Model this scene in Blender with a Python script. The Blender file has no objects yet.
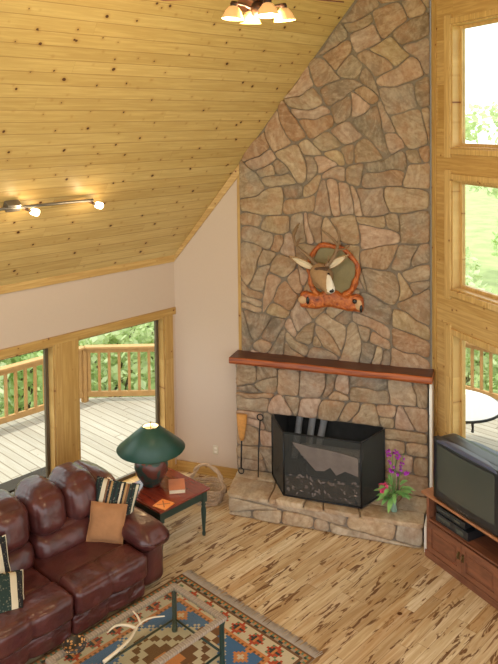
import bpy, bmesh, math, random
from math import sin, cos, pi, radians, sqrt, atan2
from mathutils import Vector, Matrix, noise as mnoise
random.seed(7)
scn = bpy.context.scene
COL = scn.collection

# ------------------------------------------------------------------ frame of the place
D = radians(24.575)                      # turn of the two prow walls
CB = Vector((-7.386, 6.21, 0))           # corner of left wall and fireplace wall
PK = Vector((-4.37, 7.59, 0))            # peak of the prow
BD = Vector((cos(D), sin(D), 0)); BN = Vector((-sin(D), cos(D), 0))
WD = Vector((cos(D), -sin(D), 0)); WN = Vector((sin(D), cos(D), 0))
XL = -7.386
CZ0, CSL = 2.85, 1.435                   # ceiling height at the left wall, its slope
def ceil_z(x): return CZ0 + CSL * (x - XL)

# ------------------------------------------------------------------ objects
def link(o, parent=None):
    COL.objects.link(o)
    if parent is not None: o.parent = parent
    return o
def empty(name, loc=(0, 0, 0), rz=0.0):
    o = bpy.data.objects.new(name, None); o.empty_display_size = .1
    o.location = loc; o.rotation_euler = (0, 0, rz)
    return link(o)
def tag(o, label, cat, group=None, kind=None):
    if label: o['label'] = label
    if cat: o['category'] = cat
    if group: o['group'] = group
    if kind: o['kind'] = kind
    return o
def struct(o):
    o['kind'] = 'structure'; return o
def copy_tree(o, parent=None):
    c = o.copy(); COL.objects.link(c)
    if parent is not None: c.parent = parent
    for ch in list(o.children): copy_tree(ch, c)
    return c

# ------------------------------------------------------------------ mesh builder
class MB:
    def __init__(s):
        s.v = []; s.f = []; s.m = []; s.sm = []
    def add(s, vs, fs, mi=0, smooth=False, M=None):
        b = len(s.v)
        for p in vs:
            p = Vector(p)
            if M is not None: p = M @ p
            s.v.append(p)
        for f in fs:
            s.f.append([b + i for i in f]); s.m.append(mi); s.sm.append(smooth)
    def box(s, a, b, mi=0, M=None):
        x0, y0, z0 = a; x1, y1, z1 = b
        vs = [(x0, y0, z0), (x1, y0, z0), (x1, y1, z0), (x0, y1, z0), (x0, y0, z1), (x1, y0, z1), (x1, y1, z1), (x0, y1, z1)]
        s.add(vs, [(0, 3, 2, 1), (4, 5, 6, 7), (0, 1, 5, 4), (1, 2, 6, 5), (2, 3, 7, 6), (3, 0, 4, 7)], mi, False, M)
    def prism(s, pts, z0, z1, mi=0, M=None, smooth=False):
        n = len(pts)
        vs = [(p[0], p[1], z0) for p in pts] + [(p[0], p[1], z1) for p in pts]
        fs = [tuple(reversed(range(n))), tuple(range(n, 2 * n))]
        s.add(vs, fs, mi, False, M)
        s.add(vs, [(i, (i + 1) % n, n + (i + 1) % n, n + i) for i in range(n)], mi, smooth, M)
    def tube(s, pts, rads, n=8, mi=0, M=None, closed=False, caps=True, flat=1.0):
        pts = [Vector(p) for p in pts]
        if not isinstance(rads, (list, tuple)): rads = [rads] * len(pts)
        N = len(pts); vs = []
        prev = None
        for i, p in enumerate(pts):
            if closed: t = pts[(i + 1) % N] - pts[i - 1]
            else: t = pts[min(i + 1, N - 1)] - pts[max(i - 1, 0)]
            t.normalize()
            if prev is None:
                up = Vector((0, 0, 1)) if abs(t.z) < .9 else Vector((1, 0, 0))
                a = t.cross(up).normalized()
            else:
                a = (prev - t * prev.dot(t)).normalized()
            prev = a; b = t.cross(a)
            for k in range(n):
                th = 2 * pi * k / n
                vs.append(p + (a * cos(th) + b * sin(th) * flat) * rads[i])
        fs = []
        for i in range(N if closed else N - 1):
            j = (i + 1) % N
            for k in range(n):
                fs.append((i * n + k, i * n + (k + 1) % n, j * n + (k + 1) % n, j * n + k))
        if caps and not closed:
            fs.append(tuple(reversed(range(n)))); fs.append(tuple(range((N - 1) * n, N * n)))
        s.add(vs, fs, mi, True, M)
    def lathe(s, prof, n=24, mi=0, M=None, smooth=True, caps=True):
        vs = []; fs = []
        for r, z in prof:
            for k in range(n):
                th = 2 * pi * k / n
                vs.append((r * cos(th), r * sin(th), z))
        for i in range(len(prof) - 1):
            for k in range(n):
                fs.append((i * n + k, i * n + (k + 1) % n, (i + 1) * n + (k + 1) % n, (i + 1) * n + k))
        if caps:
            if prof[0][0] > 1e-4: fs.append(tuple(reversed(range(n))))
            if prof[-1][0] > 1e-4: fs.append(tuple(range((len(prof) - 1) * n, len(prof) * n)))
        s.add(vs, fs, mi, smooth, M)
    def ball(s, c, r, mi=0, M=None, n=12):
        c = Vector(c); rr = r if isinstance(r, (tuple, list)) else (r, r, r)
        vs = []; fs = []; h = n // 2 + 1
        for i in range(h + 1):
            ph = -pi / 2 + pi * i / h
            for k in range(n):
                th = 2 * pi * k / n
                vs.append(c + Vector((rr[0] * cos(ph) * cos(th), rr[1] * cos(ph) * sin(th), rr[2] * sin(ph))))
        for i in range(h):
            for k in range(n):
                fs.append((i * n + k, i * n + (k + 1) % n, (i + 1) * n + (k + 1) % n, (i + 1) * n + k))
        s.add(vs, fs, mi, True, M)
    def cushion(s, a, b, r=.06, bulge=(0, 0, 0), n=10, mi=0, M=None, fn=None):
        """rounded, puffed box between corners a and b"""
        a = Vector(a); b = Vector(b); c = (a + b) / 2; h = (b - a) / 2
        rr = min(r, h.x * .98, h.y * .98, h.z * .98)
        idx = {}; vs = []; fs = []
        def vert(i, j, k):
            key = (i, j, k)
            if key in idx: return idx[key]
            u = Vector((2 * i / n - 1, 2 * j / n - 1, 2 * k / n - 1))
            w = Vector([math.copysign(abs(q) ** .8, q) for q in u])
            p = Vector((w.x * h.x, w.y * h.y, w.z * h.z))
            inner = Vector([max(-(h[t] - rr), min(h[t] - rr, p[t])) for t in range(3)])
            dlt = p - inner
            if dlt.length > 1e-9: p = inner + dlt.normalized() * min(rr, dlt.length if dlt.length < rr else rr)
            p.x += bulge[0] * u.x * abs(u.x) * (1 - u.y ** 2) * (1 - u.z ** 2)
            p.y += bulge[1] * u.y * abs(u.y) * (1 - u.x ** 2) * (1 - u.z ** 2)
            p.z += bulge[2] * u.z * abs(u.z) * (1 - u.x ** 2) * (1 - u.y ** 2)
            p = c + p
            if fn: p = fn(p, u)
            idx[key] = len(vs); vs.append(p); return idx[key]
        for i in range(n):
            for j in range(n):
                fs.append([vert(i, j, 0), vert(i, j + 1, 0), vert(i + 1, j + 1, 0), vert(i + 1, j, 0)])
                fs.append([vert(i, j, n), vert(i + 1, j, n), vert(i + 1, j + 1, n), vert(i, j + 1, n)])
                fs.append([vert(i, 0, j), vert(i + 1, 0, j), vert(i + 1, 0, j + 1), vert(i, 0, j + 1)])
                fs.append([vert(i, n, j), vert(i, n, j + 1), vert(i + 1, n, j + 1), vert(i + 1, n, j)])
                fs.append([vert(0, i, j), vert(0, i, j + 1), vert(0, i + 1, j + 1), vert(0, i + 1, j)])
                fs.append([vert(n, i, j), vert(n, i + 1, j), vert(n, i + 1, j + 1), vert(n, i, j + 1)])
        s.add(vs, fs, mi, True, M)
    def build(s, name, mats, parent=None, loc=None, rz=None, rot=None, bevel=0, seg=2, weld=False):
        me = bpy.data.meshes.new(name)
        me.from_pydata([tuple(v) for v in s.v], [], s.f)
        if not isinstance(mats, (list, tuple)): mats = [mats]
        for m in mats: me.materials.append(m)
        me.polygons.foreach_set('material_index', s.m)
        me.polygons.foreach_set('use_smooth', s.sm)
        me.update()
        bm = bmesh.new(); bm.from_mesh(me)
        if weld: bmesh.ops.remove_doubles(bm, verts=bm.verts, dist=1e-5)
        bmesh.ops.recalc_face_normals(bm, faces=bm.faces)
        bm.to_mesh(me); bm.free()
        o = bpy.data.objects.new(name, me); link(o, parent)
        if loc is not None: o.location = loc
        if rz is not None: o.rotation_euler = (0, 0, rz)
        if rot is not None: o.rotation_euler = rot
        if bevel:
            md = o.modifiers.new('bevel', 'BEVEL'); md.width = bevel; md.segments = seg; md.limit_method = 'ANGLE'
            md.harden_normals = False
        return o

# ------------------------------------------------------------------ materials
class NT:
    def __init__(s, name):
        s.mat = bpy.data.materials.new(name); s.mat.use_nodes = True
        s.t = s.mat.node_tree; s.t.nodes.clear()
        s.out = s.t.nodes.new('ShaderNodeOutputMaterial')
        s.b = s.t.nodes.new('ShaderNodeBsdfPrincipled')
        s.t.links.new(s.b.outputs[0], s.out.inputs[0])
    def n(s, typ, **kw):
        nd = s.t.nodes.new(typ)
        for k, v in kw.items(): setattr(nd, k, v)
        return nd
    def l(s, a, b): s.t.links.new(a, b)
    def put(s, sock, v):
        if isinstance(v, (int, float)): sock.default_value = v
        elif isinstance(v, (tuple, list)): sock.default_value = tuple(v) + ((1,) if len(v) == 3 and sock.type == 'RGBA' else ())
        else: s.l(v, sock)
    def math(s, op, a, b=0.0, c=None, clamp=False):
        nd = s.n('ShaderNodeMath', operation=op); nd.use_clamp = clamp
        s.put(nd.inputs[0], a); s.put(nd.inputs[1], b)
        if c is not None: s.put(nd.inputs[2], c)
        return nd.outputs[0]
    def mix(s, fac, a, b, mode='MIX'):
        nd = s.n('ShaderNodeMix', data_type='RGBA', blend_type=mode)
        s.put(nd.inputs[0], fac); s.put(nd.inputs[6], a); s.put(nd.inputs[7], b)
        return nd.outputs[2]
    def obj(s):
        return s.n('ShaderNodeTexCoord').outputs['Object']
    def sep(s, v):
        nd = s.n('ShaderNodeSeparateXYZ'); s.l(v, nd.inputs[0]); return nd.outputs
    def comb(s, x, y, z=0.0):
        nd = s.n('ShaderNodeCombineXYZ')
        s.put(nd.inputs[0], x); s.put(nd.inputs[1], y); s.put(nd.inputs[2], z); return nd.outputs[0]
    def noise(s, vec, scale=5, detail=3, rough=.55, dist=0.0):
        nd = s.n('ShaderNodeTexNoise'); s.l(vec, nd.inputs['Vector'])
        nd.inputs['Scale'].default_value = scale; nd.inputs['Detail'].default_value = detail
        nd.inputs['Roughness'].default_value = rough; nd.inputs['Distortion'].default_value = dist
        return nd.outputs[0]
    def white(s, vec):
        nd = s.n('ShaderNodeTexWhiteNoise', noise_dimensions='3D'); s.l(vec, nd.inputs[0]); return nd.outputs
    def vor(s, vec, scale=5, rnd=1.0, dim='3D'):
        nd = s.n('ShaderNodeTexVoronoi', voronoi_dimensions=dim); s.l(vec, nd.inputs['Vector']); nd.inputs['Scale'].default_value = scale
        nd.inputs['Randomness'].default_value = rnd
        return nd.outputs
    def ramp(s, fac, stops, interp='LINEAR'):
        nd = s.n('ShaderNodeValToRGB'); cr = nd.color_ramp; cr.interpolation = interp
        while len(cr.elements) > 1: cr.elements.remove(cr.elements[0])
        cr.elements[0].position = stops[0][0]; cr.elements[0].color = tuple(stops[0][1]) + (1,)
        for p, c in stops[1:]:
            e = cr.elements.new(p); e.color = tuple(c) + (1,)
        s.put(nd.inputs[0], fac); return nd.outputs[0]
    def fade(s, v, lo, hi):     # smoothstep 0..1
        nd = s.n('ShaderNodeMapRange'); nd.interpolation_type = 'SMOOTHSTEP'
        s.put(nd.inputs[0], v); nd.inputs[1].default_value = lo; nd.inputs[2].default_value = hi
        return nd.outputs[0]
    def bump(s, h, strength=.3, dist=.01):
        nd = s.n('ShaderNodeBump'); nd.inputs['Strength'].default_value = strength; nd.inputs['Distance'].default_value = dist
        s.l(h, nd.inputs['Height']); s.l(nd.outputs[0], s.b.inputs['Normal'])
    def set(s, col=None, rough=None, metal=None, spec=None, coat=None, emit=None, es=None, trans=None, alpha=None):
        for k, v in (('Base Color', col), ('Roughness', rough), ('Metallic', metal), ('Specular IOR Level', spec),
                     ('Coat Weight', coat), ('Emission Color', emit), ('Emission Strength', es),
                     ('Transmission Weight', trans), ('Alpha', alpha)):
            if v is not None: s.put(s.b.inputs[k], v)
        return s.mat

def plain(name, col, rough=.5, metal=0.0, var=.12, scale=14, bump=0.0, spec=None, coat=None):
    t = NT(name); v = t.obj(); nz = t.noise(v, scale, 3)
    c = t.mix(nz, [q * (1 - var) for q in col], [min(1, q * (1 + var)) for q in col])
    if bump: t.bump(t.noise(v, scale * 4, 3), bump, .01)
    return t.set(c, rough, metal, spec, coat)

def planks(name, axis_u, axis_v, width, length, tones, groove_dark, knot_scale, knot_r, rough=.45, streak=0.0, spec=.4,
           knot_col=(.10, .035, .01), grain=.18, groove_w=.03, coat=None, endw=1.0):
    """boards run along local axis_u and repeat across axis_v"""
    t = NT(name); o = t.sep(t.obj()); u = o[axis_u]; v = o[axis_v]
    q = t.math('DIVIDE', v, width); row = t.math('FLOOR', q); fr = t.math('SUBTRACT', q, row)
    off = t.white(t.comb(row, 3.7, 1.1))[0]
    qu = t.math('ADD', t.math('DIVIDE', u, length), t.math('MULTIPLY', off, 7.0)); ci = t.math('FLOOR', qu)
    fu = t.math('SUBTRACT', qu, ci)
    rnd = t.white(t.comb(row, ci, 5.5))[0]
    base = t.ramp(rnd, tones)
    shift = t.math('MULTIPLY', rnd, 37.0)
    gv = t.comb(t.math('MULTIPLY', u, 1.3), t.math('ADD', t.math('MULTIPLY', v, 22.0), shift), shift)
    g = t.noise(gv, 1.6, 4, .6, .4)
    lighter = t.mix(t.fade(g, .35, .7), base, [1.0, .97, .9], 'MULTIPLY')
    col = t.mix(t.math('MULTIPLY', t.fade(g, .3, .62), grain * 2.2, clamp=True), base, t.mix(1.0, base, [.62, .5, .36], 'MULTIPLY'))
    if streak:
        sv = t.comb(t.math('MULTIPLY', u, 2.9), t.math('ADD', t.math('MULTIPLY', v, 17.0), shift), t.math('MULTIPLY', shift, .37))
        sn = t.noise(sv, 1.0, 3, .62, .9)
        col = t.mix(t.math('MULTIPLY', t.fade(sn, .560, .62), streak), col, [.13, .05, .018])
        sn2 = t.noise(t.comb(t.math('MULTIPLY', u, 1.1), t.math('ADD', t.math('MULTIPLY', v, 9.0), shift), shift), 1.0, 2, .5, .3)
        col = t.mix(t.math('MULTIPLY', t.fade(sn2, .5, .68), .55), col, [.50, .29, .12])
    wob = t.noise(t.comb(u, v, shift), 3.0, 2)
    kv = t.comb(t.math('ADD', u, t.math('MULTIPLY', wob, .1)), v, 0.0)
    vo = t.vor(kv, knot_scale, 1.0, '2D')
    kr = t.math('MULTIPLY', t.math('ADD', t.math('MULTIPLY', t.white(vo[1])[0], 1.25), -.25), knot_r)
    ring = t.math('SUBTRACT', t.math('DIVIDE', vo[0], knot_scale), kr)
    halo = t.math('SUBTRACT', 1.0, t.fade(ring, 0.0, knot_r * 1.6))
    core = t.math('SUBTRACT', 1.0, t.fade(ring, -knot_r * .25, knot_r * .1))
    col = t.mix(t.math('MULTIPLY', halo, .28), col, t.mix(1.0, col, [.6, .38, .18], 'MULTIPLY'))
    col = t.mix(core, col, list(knot_col))
    e = t.math('MINIMUM', fr, t.math('SUBTRACT', 1.0, fr))
    eu = t.math('MULTIPLY', t.math('MINIMUM', fu, t.math('SUBTRACT', 1.0, fu)), length / width)
    gm = t.math('MAXIMUM', t.math('SUBTRACT', 1.0, t.fade(e, groove_w * .3, groove_w)), t.math('MULTIPLY', endw, t.math('SUBTRACT', 1.0, t.fade(eu, groove_w * .3, groove_w))))
    col = t.mix(t.math('MULTIPLY', gm, groove_dark), col, t.mix(1.0, col, [.3, .18, .08], 'MULTIPLY'))
    t.bump(t.math('SUBTRACT', t.math('MULTIPLY', g, .15), gm), .35, .004)
    return t.set(col, rough, 0, spec, coat)

M = {}
PINE = [(0, (.53, .37, .145)), (.35, (.62, .45, .19)), (.7, (.58, .41, .165)), (1, (.65, .49, .22))]
M['ceiling'] = planks('pine_ceiling', 1, 0, .135, 4.6, PINE, .42, 4.6, .019, rough=.42, grain=.17, groove_w=.045, endw=.25, knot_col=(.085, .03, .012))
M['roofdeck'] = planks('pine_ceiling_right', 1, 0, .135, 4.6, PINE, .42, 4.6, .019, rough=.42, grain=.17, groove_w=.045, endw=.25, knot_col=(.085, .03, .012))
HICK = [(0, (.54, .37, .20)), (.25, (.71, .54, .33)), (.55, (.79, .64, .43)), (.8, (.66, .48, .29)), (1, (.85, .72, .51))]
M['floor'] = planks('hickory_floor', 1, 0, .112, 1.25, HICK, .55, 2.1, .026, rough=.24, streak=.88, spec=.5, grain=.30, groove_w=.03, coat=.15)
M['deckwood'] = planks('deck_boards', 0, 1, .14, 3.2, [(0, (.36, .325, .265)), (1, (.43, .39, .32))], .6, 1.2, .008, rough=.8, spec=.2, grain=.12, groove_w=.09)
TRIM = [(0, (.54, .335, .11)), (.5, (.60, .385, .14)), (1, (.64, .43, .175))]
def trimwood(name, u, v, width=.5, tones=TRIM, g=.0):
    return planks(name, u, v, width, 9.0, tones, g, 4.4, .013, rough=.38, spec=.35, grain=.26, knot_col=(.18, .06, .015))
M['trim_z'] = trimwood('pine_trim_upright', 2, 0)
M['trim_zy'] = trimwood('pine_trim_upright_side', 2, 1)
M['trim_y'] = trimwood('pine_trim_long', 1, 2)
M['trim_x'] = trimwood('pine_trim_level', 0, 2)
LIGHTTRIM = [(0, (.68, .46, .18)), (1, (.74, .53, .25))]
M['jamb'] = trimwood('pale_pine_jamb', 2, 0, tones=LIGHTTRIM)
M['rail'] = plain('deck_rail_cedar', (.46, .25, .085), .6, var=.25, scale=9)
M['drywall'] = plain('cream_drywall', (.57, .445, .355), .85, var=.02, scale=30, bump=.03)
M['white'] = plain('white_drywall_edge', (.80, .74, .66), .8, var=.03)
M['outlet'] = plain('ivory_plastic', (.60, .52, .40), .4, var=.02)
M['glassframe'] = plain('dark_window_frame', (.10, .07, .04), .5)

def glass_mat():
    t = NT('window_glass'); t.t.nodes.remove(t.b)
    tr = t.n('ShaderNodeBsdfTransparent'); tr.inputs[0].default_value = (.97, .99, .97, 1)
    gl = t.n('ShaderNodeBsdfGlossy'); gl.inputs['Roughness'].default_value = .02
    fr = t.n('ShaderNodeLayerWeight'); fr.inputs[0].default_value = .5
    fc = t.math('ADD', t.math('MULTIPLY', t.math('POWER', fr.outputs[1], 4.0), .5), .02)
    mx = t.n('ShaderNodeMixShader'); t.l(fc, mx.inputs[0]); t.l(tr.outputs[0], mx.inputs[1]); t.l(gl.outputs[0], mx.inputs[2])
    t.l(mx.outputs[0], t.out.inputs[0]); return t.mat
M['glass'] = glass_mat()

def stone_mat(name, stops, mott=.5):
    t = NT(name); v = t.obj(); g = t.n('ShaderNodeNewGeometry')
    r = g.outputs['Random Per Island']
    base = t.ramp(r, stops)
    vr = t.n('ShaderNodeVectorRotate', rotation_type='Y_AXIS'); t.l(v, vr.inputs['Vector']); t.l(t.math('MULTIPLY', r, 91.0), vr.inputs['Angle'])
    o3 = t.sep(vr.outputs[0])
    gv = t.comb(t.math('ADD', t.math('MULTIPLY', o3[0], 5.0), t.math('MULTIPLY', r, 53.0)), t.math('MULTIPLY', o3[1], 5.0), t.math('MULTIPLY', o3[2], 13.0))
    n4 = t.noise(gv, 1.0, 4, .62, .7)
    n1 = t.noise(v, 5.5, 4, .6); n2 = t.noise(v, 22, 4, .65); n3 = t.noise(v, 2.2, 2)
    base = t.mix(t.fade(n4, .35, .68), t.mix(1.0, base, [.78, .73, .68], 'MULTIPLY'), t.mix(.22, base, [.70, .54, .38]))
    c = t.mix(t.math('MULTIPLY', t.fade(n1, .42, .72), mott), base, [.40, .20, .10])
    c = t.mix(t.math('MULTIPLY', t.fade(n3, .5, .75), .45), c, [.26, .24, .20])
    c = t.mix(t.math('MULTIPLY', t.fade(n2, .45, .75), .45), c, t.mix(1.0, c, [.55, .5, .45], 'MULTIPLY'))
    c = t.mix(t.math('MULTIPLY', t.fade(n2, .5, .25), .25), c, [.62, .50, .38])
    h = t.math('ADD', t.math('MULTIPLY', n1, .4), t.math('ADD', t.math('MULTIPLY', n2, .3), t.math('MULTIPLY', n4, .22)))
    t.bump(h, .65, .03)
    hs = t.n('ShaderNodeHueSaturation'); hs.inputs['Saturation'].default_value = .98; hs.inputs['Value'].default_value = .94; t.l(c, hs.inputs['Color']); c = hs.outputs[0]
    return t.set(c, .75, 0, .3)
STONE = [(0, (.25, .17, .105)), (.14, (.42, .30, .18)), (.28, (.36, .20, .105)), (.4, (.50, .37, .24)), (.52, (.20, .16, .12)),
         (.64, (.44, .28, .17)), (.76, (.53, .36, .27)), (.88, (.28, .215, .155)), (1, (.45, .32, .17))]
M['stone'] = stone_mat('fieldstone', STONE)
HEARTH = [(0, (.50, .38, .25)), (.3, (.56, .40, .24)), (.6, (.42, .36, .28)), (1, (.60, .46, .30))]
M['hearthstone'] = stone_mat('hearth_flagstone', HEARTH, .4)
M['mortar'] = plain('mortar', (.20, .155, .115), .9, var=.2, bump=.4)
M['soot'] = plain('sooty_firebrick', (.065, .060, .055), .9, var=.4, scale=8)
def wood(name, a, b, rough=.35, sc=(1, 14, 14), coat=None, knots=False):
    t = NT(name); o = t.sep(t.obj())
    v = t.comb(t.math('MULTIPLY', o[0], sc[0]), t.math('MULTIPLY', o[1], sc[1]), t.math('MULTIPLY', o[2], sc[2]))
    g = t.noise(v, 2.2, 4, .6, .6)
    c = t.mix(t.fade(g, .3, .7), list(a), list(b))
    t.bump(g, .1, .004)
    return t.set(c, rough, 0, .45, coat)
M['mantel'] = wood('cedar_mantel', (.44, .11, .025), (.20, .042, .014), .35)
M['cherry'] = wood('cherry_table_top', (.22, .035, .018), (.13, .018, .012), .16, (1.2, 9, 9), coat=.5)
M['oakred'] = wood('reddish_oak', (.25, .095, .048), (.14, .052, .028), .42, (1.5, 18, 6))
M['oaktop'] = wood('reddish_oak_top', (.42, .18, .08), (.30, .12, .05), .3, (1.5, 18, 6))
M['greenpaint'] = plain('dark_green_paint', (.018, .040, .030), .4, var=.2)
M['iron'] = plain('black_iron', (.012, .012, .013), .45, .4, var=.2)
M['bronze'] = plain('dark_bronze', (.055, .028, .018), .4, .5)
M['nickel'] = plain('brushed_metal', (.20, .19, .18), .4, .7)
def leather():
    t = NT('maroon_leather'); v = t.obj()
    n1 = t.noise(v, 6, 3, .5, .6); n2 = t.noise(v, 45, 3); n3 = t.noise(v, 2.4, 2)
    c = t.mix(t.fade(n1, .3, .75), [.060, .0145, .0135], [.105, .026, .023])
    c = t.mix(t.math('MULTIPLY', t.fade(n3, .45, .7), .35), c, [.14, .045, .036])
    w = t.n('ShaderNodeTexWave'); t.l(v, w.inputs[0]); w.inputs['Scale'].default_value = 4.0; w.inputs['Distortion'].default_value = 9.0
    w.inputs['Detail'].default_value = 3
    h = t.math('ADD', t.math('MULTIPLY', n1, .8), t.math('ADD', t.math('MULTIPLY', n2, .07), t.math('MULTIPLY', w.outputs[1], .035)))
    t.bump(h, .42, .035)
    return t.set(c, .31, 0, .55, .10)
M['leather'] = leather()
M['leather_dark'] = plain('dark_leather_seam', (.030, .010, .009), .5, var=.2)
M['suede'] = plain('tan_suede', (.37, .17, .07), .9, var=.25, scale=10, bump=.3)
def stripes(name, axis, cols, period):
    t = NT(name); o = t.sep(t.obj()); wv = t.noise(t.obj(), 9, 2)
    q = t.math('ADD', t.math('DIVIDE', o[axis], period), t.math('MULTIPLY', wv, .02))
    fr = t.math('FRACT', q)
    n = len(cols)
    c = t.ramp(fr, [(i / n, col) for i, col in enumerate(cols)], 'CONSTANT')
    zz = t.vor(t.obj(), 38)
    c = t.mix(t.math('MULTIPLY', t.fade(zz[0], .35, .1), .25), c, [.6, .5, .35])
    t.bump(t.noise(t.obj(), 120, 2), .3, .004)
    return t.set(c, .9)
DKG = (.012, .030, .024); BLK = (.012, .012, .014); CRM = (.62, .53, .38); BRN = (.16, .07, .03); TAN = (.38, .22, .09)
M['blanket'] = stripes('striped_weave', 0, [DKG, BLK, CRM, BLK, TAN, BRN, DKG, BLK, DKG, CRM, CRM, BRN, BLK, TAN, DKG, BLK], .34)
M['blanket2'] = stripes('green_striped_weave', 0, [DKG, DKG, DKG, CRM, CRM, BLK, BLK, DKG, BLK, TAN, BRN, CRM, BLK, DKG], .40)
M['shade'] = plain('dark_green_lampshade', (.016, .062, .042), .42, var=.12, scale=20, spec=.5)
M['shade_in'] = plain('cream_shade_lining', (.85, .80, .62), .8, var=.03)
def pot():
    t = NT('painted_pottery'); v = t.obj(); n1 = t.noise(v, 7, 2, .5, .5)
    c = t.ramp(n1, [(0, (.12, .035, .025)), (.47, (.12, .035, .025)), (.5, (.022, .055, .045)), (.62, (.022, .055, .045)), (.66, (.07, .024, .02)), (1, (.03, .04, .036))])
    return t.set(c, .3, 0, .5)
M['pottery'] = pot()
M['plastic'] = plain('black_plastic', (.018, .020, .023), .35, var=.1)
M['tvtop'] = plain('slate_blue_plastic', (.075, .085, .14), .45, var=.1)
def screen():
    t = NT('crt_screen_glass'); return t.set((.060, .068, .058), .25, 0, .5)
M['screen'] = screen()
M['brass'] = plain('aged_brass', (.16, .11, .045), .4, .8)
M['page'] = plain('page_edges', (.72, .62, .45), .8)
M['bookcover'] = plain('terracotta_cover', (.42, .15, .075), .6, var=.2)
M['tile'] = plain('orange_tile', (.72, .24, .05), .4, var=.2)
M['tilemark'] = plain('brown_tile_marks', (.28, .07, .02), .5)
M['twig'] = plain('grapevine_twigs', (.46, .32, .21), .8, var=.4, scale=18, bump=.5)
M['bristle'] = plain('broom_straw', (.55, .25, .06), .8, var=.3, scale=40, bump=.5)
M['stem'] = plain('plant_stem', (.10, .22, .05), .6)
M['leafgreen'] = plain('plant_leaf', (.22, .44, .13), .45, var=.45, scale=18)
M['purple'] = plain('magenta_petal', (.42, .035, .45), .5, var=.35, scale=30)
M['pink'] = plain('pink_petal', (.75, .09, .22), .5, var=.3, scale=30)
M['vase'] = plain('pale_green_glass', (.22, .33, .25), .08, var=.1, spec=.8)
M['hide'] = plain('olive_hide', (.25, .21, .11), .9, var=.25, scale=12, bump=.4)
t = NT('red_burl_wood'); n1 = t.noise(t.obj(), 13, 4, .65, 1.2)
t.bump(n1, .8, .02); M['burl'] = t.set(t.ramp(n1, [(.28, (.10, .020, .008)), (.44, (.36, .075, .014)), (.58, (.52, .14, .025)), (.75, (.62, .23, .06))]), .4)
M['burlend'] = plain('pale_cut_burl', (.55, .33, .17), .6, var=.3, scale=20)
def fur():
    t = NT('deer_fur'); v = t.obj(); n1 = t.noise(v, 30, 4, .6)
    c = t.mix(n1, [.30, .17, .08], [.46, .29, .15]); t.bump(n1, .5, .01)
    return t.set(c, .9)
M['fur'] = fur()
M['furwhite'] = plain('white_muzzle_fur', (.80, .74, .64), .9, bump=.3)
M['furdark'] = plain('dark_forehead_fur', (.10, .055, .03), .9)
M['nose'] = plain('wet_black_nose', (.012, .010, .010), .2)
M['antler'] = plain('antler_bone', (.22, .13, .065), .55, var=.35, scale=12, bump=.2)
M['palantler'] = plain('pale_antler_bone', (.66, .54, .38), .5, var=.2, scale=10)
M['bark'] = plain('tree_bark', (.16, .12, .085), .9, var=.4, scale=8, bump=.6)
M['birch'] = plain('white_birch_log', (.55, .53, .52), .8, var=.35, scale=11, bump=.4)
def leafmat(name, a, b):
    t = NT(name); g = t.n('ShaderNodeNewGeometry'); c = t.ramp(g.outputs['Random Per Island'], [(0, a), (1, b)])
    t.set(c, .6, 0, .2)
    tl = t.n('ShaderNodeBsdfTranslucent'); t.l(c, tl.inputs[0])
    mx = t.n('ShaderNodeMixShader'); mx.inputs[0].default_value = .5
    t.l(t.b.outputs[0], mx.inputs[1]); t.l(tl.outputs[0], mx.inputs[2]); t.l(mx.outputs[0], t.out.inputs[0]); return t.mat
M['leafA'] = leafmat('spring_leaves', (.48, .62, .28), (.70, .80, .46))
M['leafB'] = leafmat('pale_leaves', (.56, .66, .36), (.80, .84, .58))
M['leafC'] = leafmat('deep_leaves', (.38, .54, .22), (.58, .72, .36))
M['grass'] = plain('forest_ground', (.30, .36, .14), .95, var=.5, scale=1.2)
M['olive'] = plain('weathered_olive_bench', (.045, .042, .022), .8, var=.3)
M['bench_edge'] = plain('bench_edge_brown', (.030, .021, .012), .9, var=.3)
def emis(name, col, st, base=(.9, .8, .6)):
    t = NT(name); t.set(base, .4, emit=col, es=st); return t.mat
M['bulbglass'] = emis('lit_frosted_glass', (1, .80, .50), 10)
M['amber'] = emis('lit_amber_glass', (1, .55, .20), .55, (.75, .48, .20))
M['amberlens'] = emis('lit_lamp_mouth', (1, .88, .64), 1.1)

# ------------------------------------------------------------------ THE SETTING
m = MB(); m.box((-7.54, -3.2, -.12), (3.2, 7.9, 0)); 
fl = struct(m.build('floor', M['floor']))

# left knee wall with window openings (inside face at XL)
def boxes_wall(mb, u0, u1, z0, z1, ops, w0, w1, axis='y'):
    """wall slab along u with rectangular openings ops=[(ua,ub,za,zb)] at the same columns"""
    def B(ua, ub, za, zb):
        if ub - ua < 1e-4 or zb - za < 1e-4: return
        if axis == 'y': mb.box((w0, ua, za), (w1, ub, zb))
        else: mb.box((ua, w0, za), (ub, w1, zb))
    cols = sorted({(o[0], o[1]) for o in ops}); u = u0
    for ua, ub in cols:
        B(u, ua, z0, z1); z = z0
        for o in sorted([o for o in ops if (o[0], o[1]) == (ua, ub)], key=lambda o: o[2]):
            B(ua, ub, z, o[2]); z = o[3]
        B(ua, ub, z, z1); u = ub
    B(u, u1, z0, z1)
LWIN = [(.35, 1.95, .09, 2.09), (2.35, 4.41, .09, 2.09), (4.714, 6.03, .09, 2.09)]  # first opening lies out of view, added to let in daylight
m = MB(); boxes_wall(m, -3.2, 6.21, 0, CZ0 + .02, LWIN, XL - .15, XL)
struct(m.build('wall_left', M['drywall']))
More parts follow.
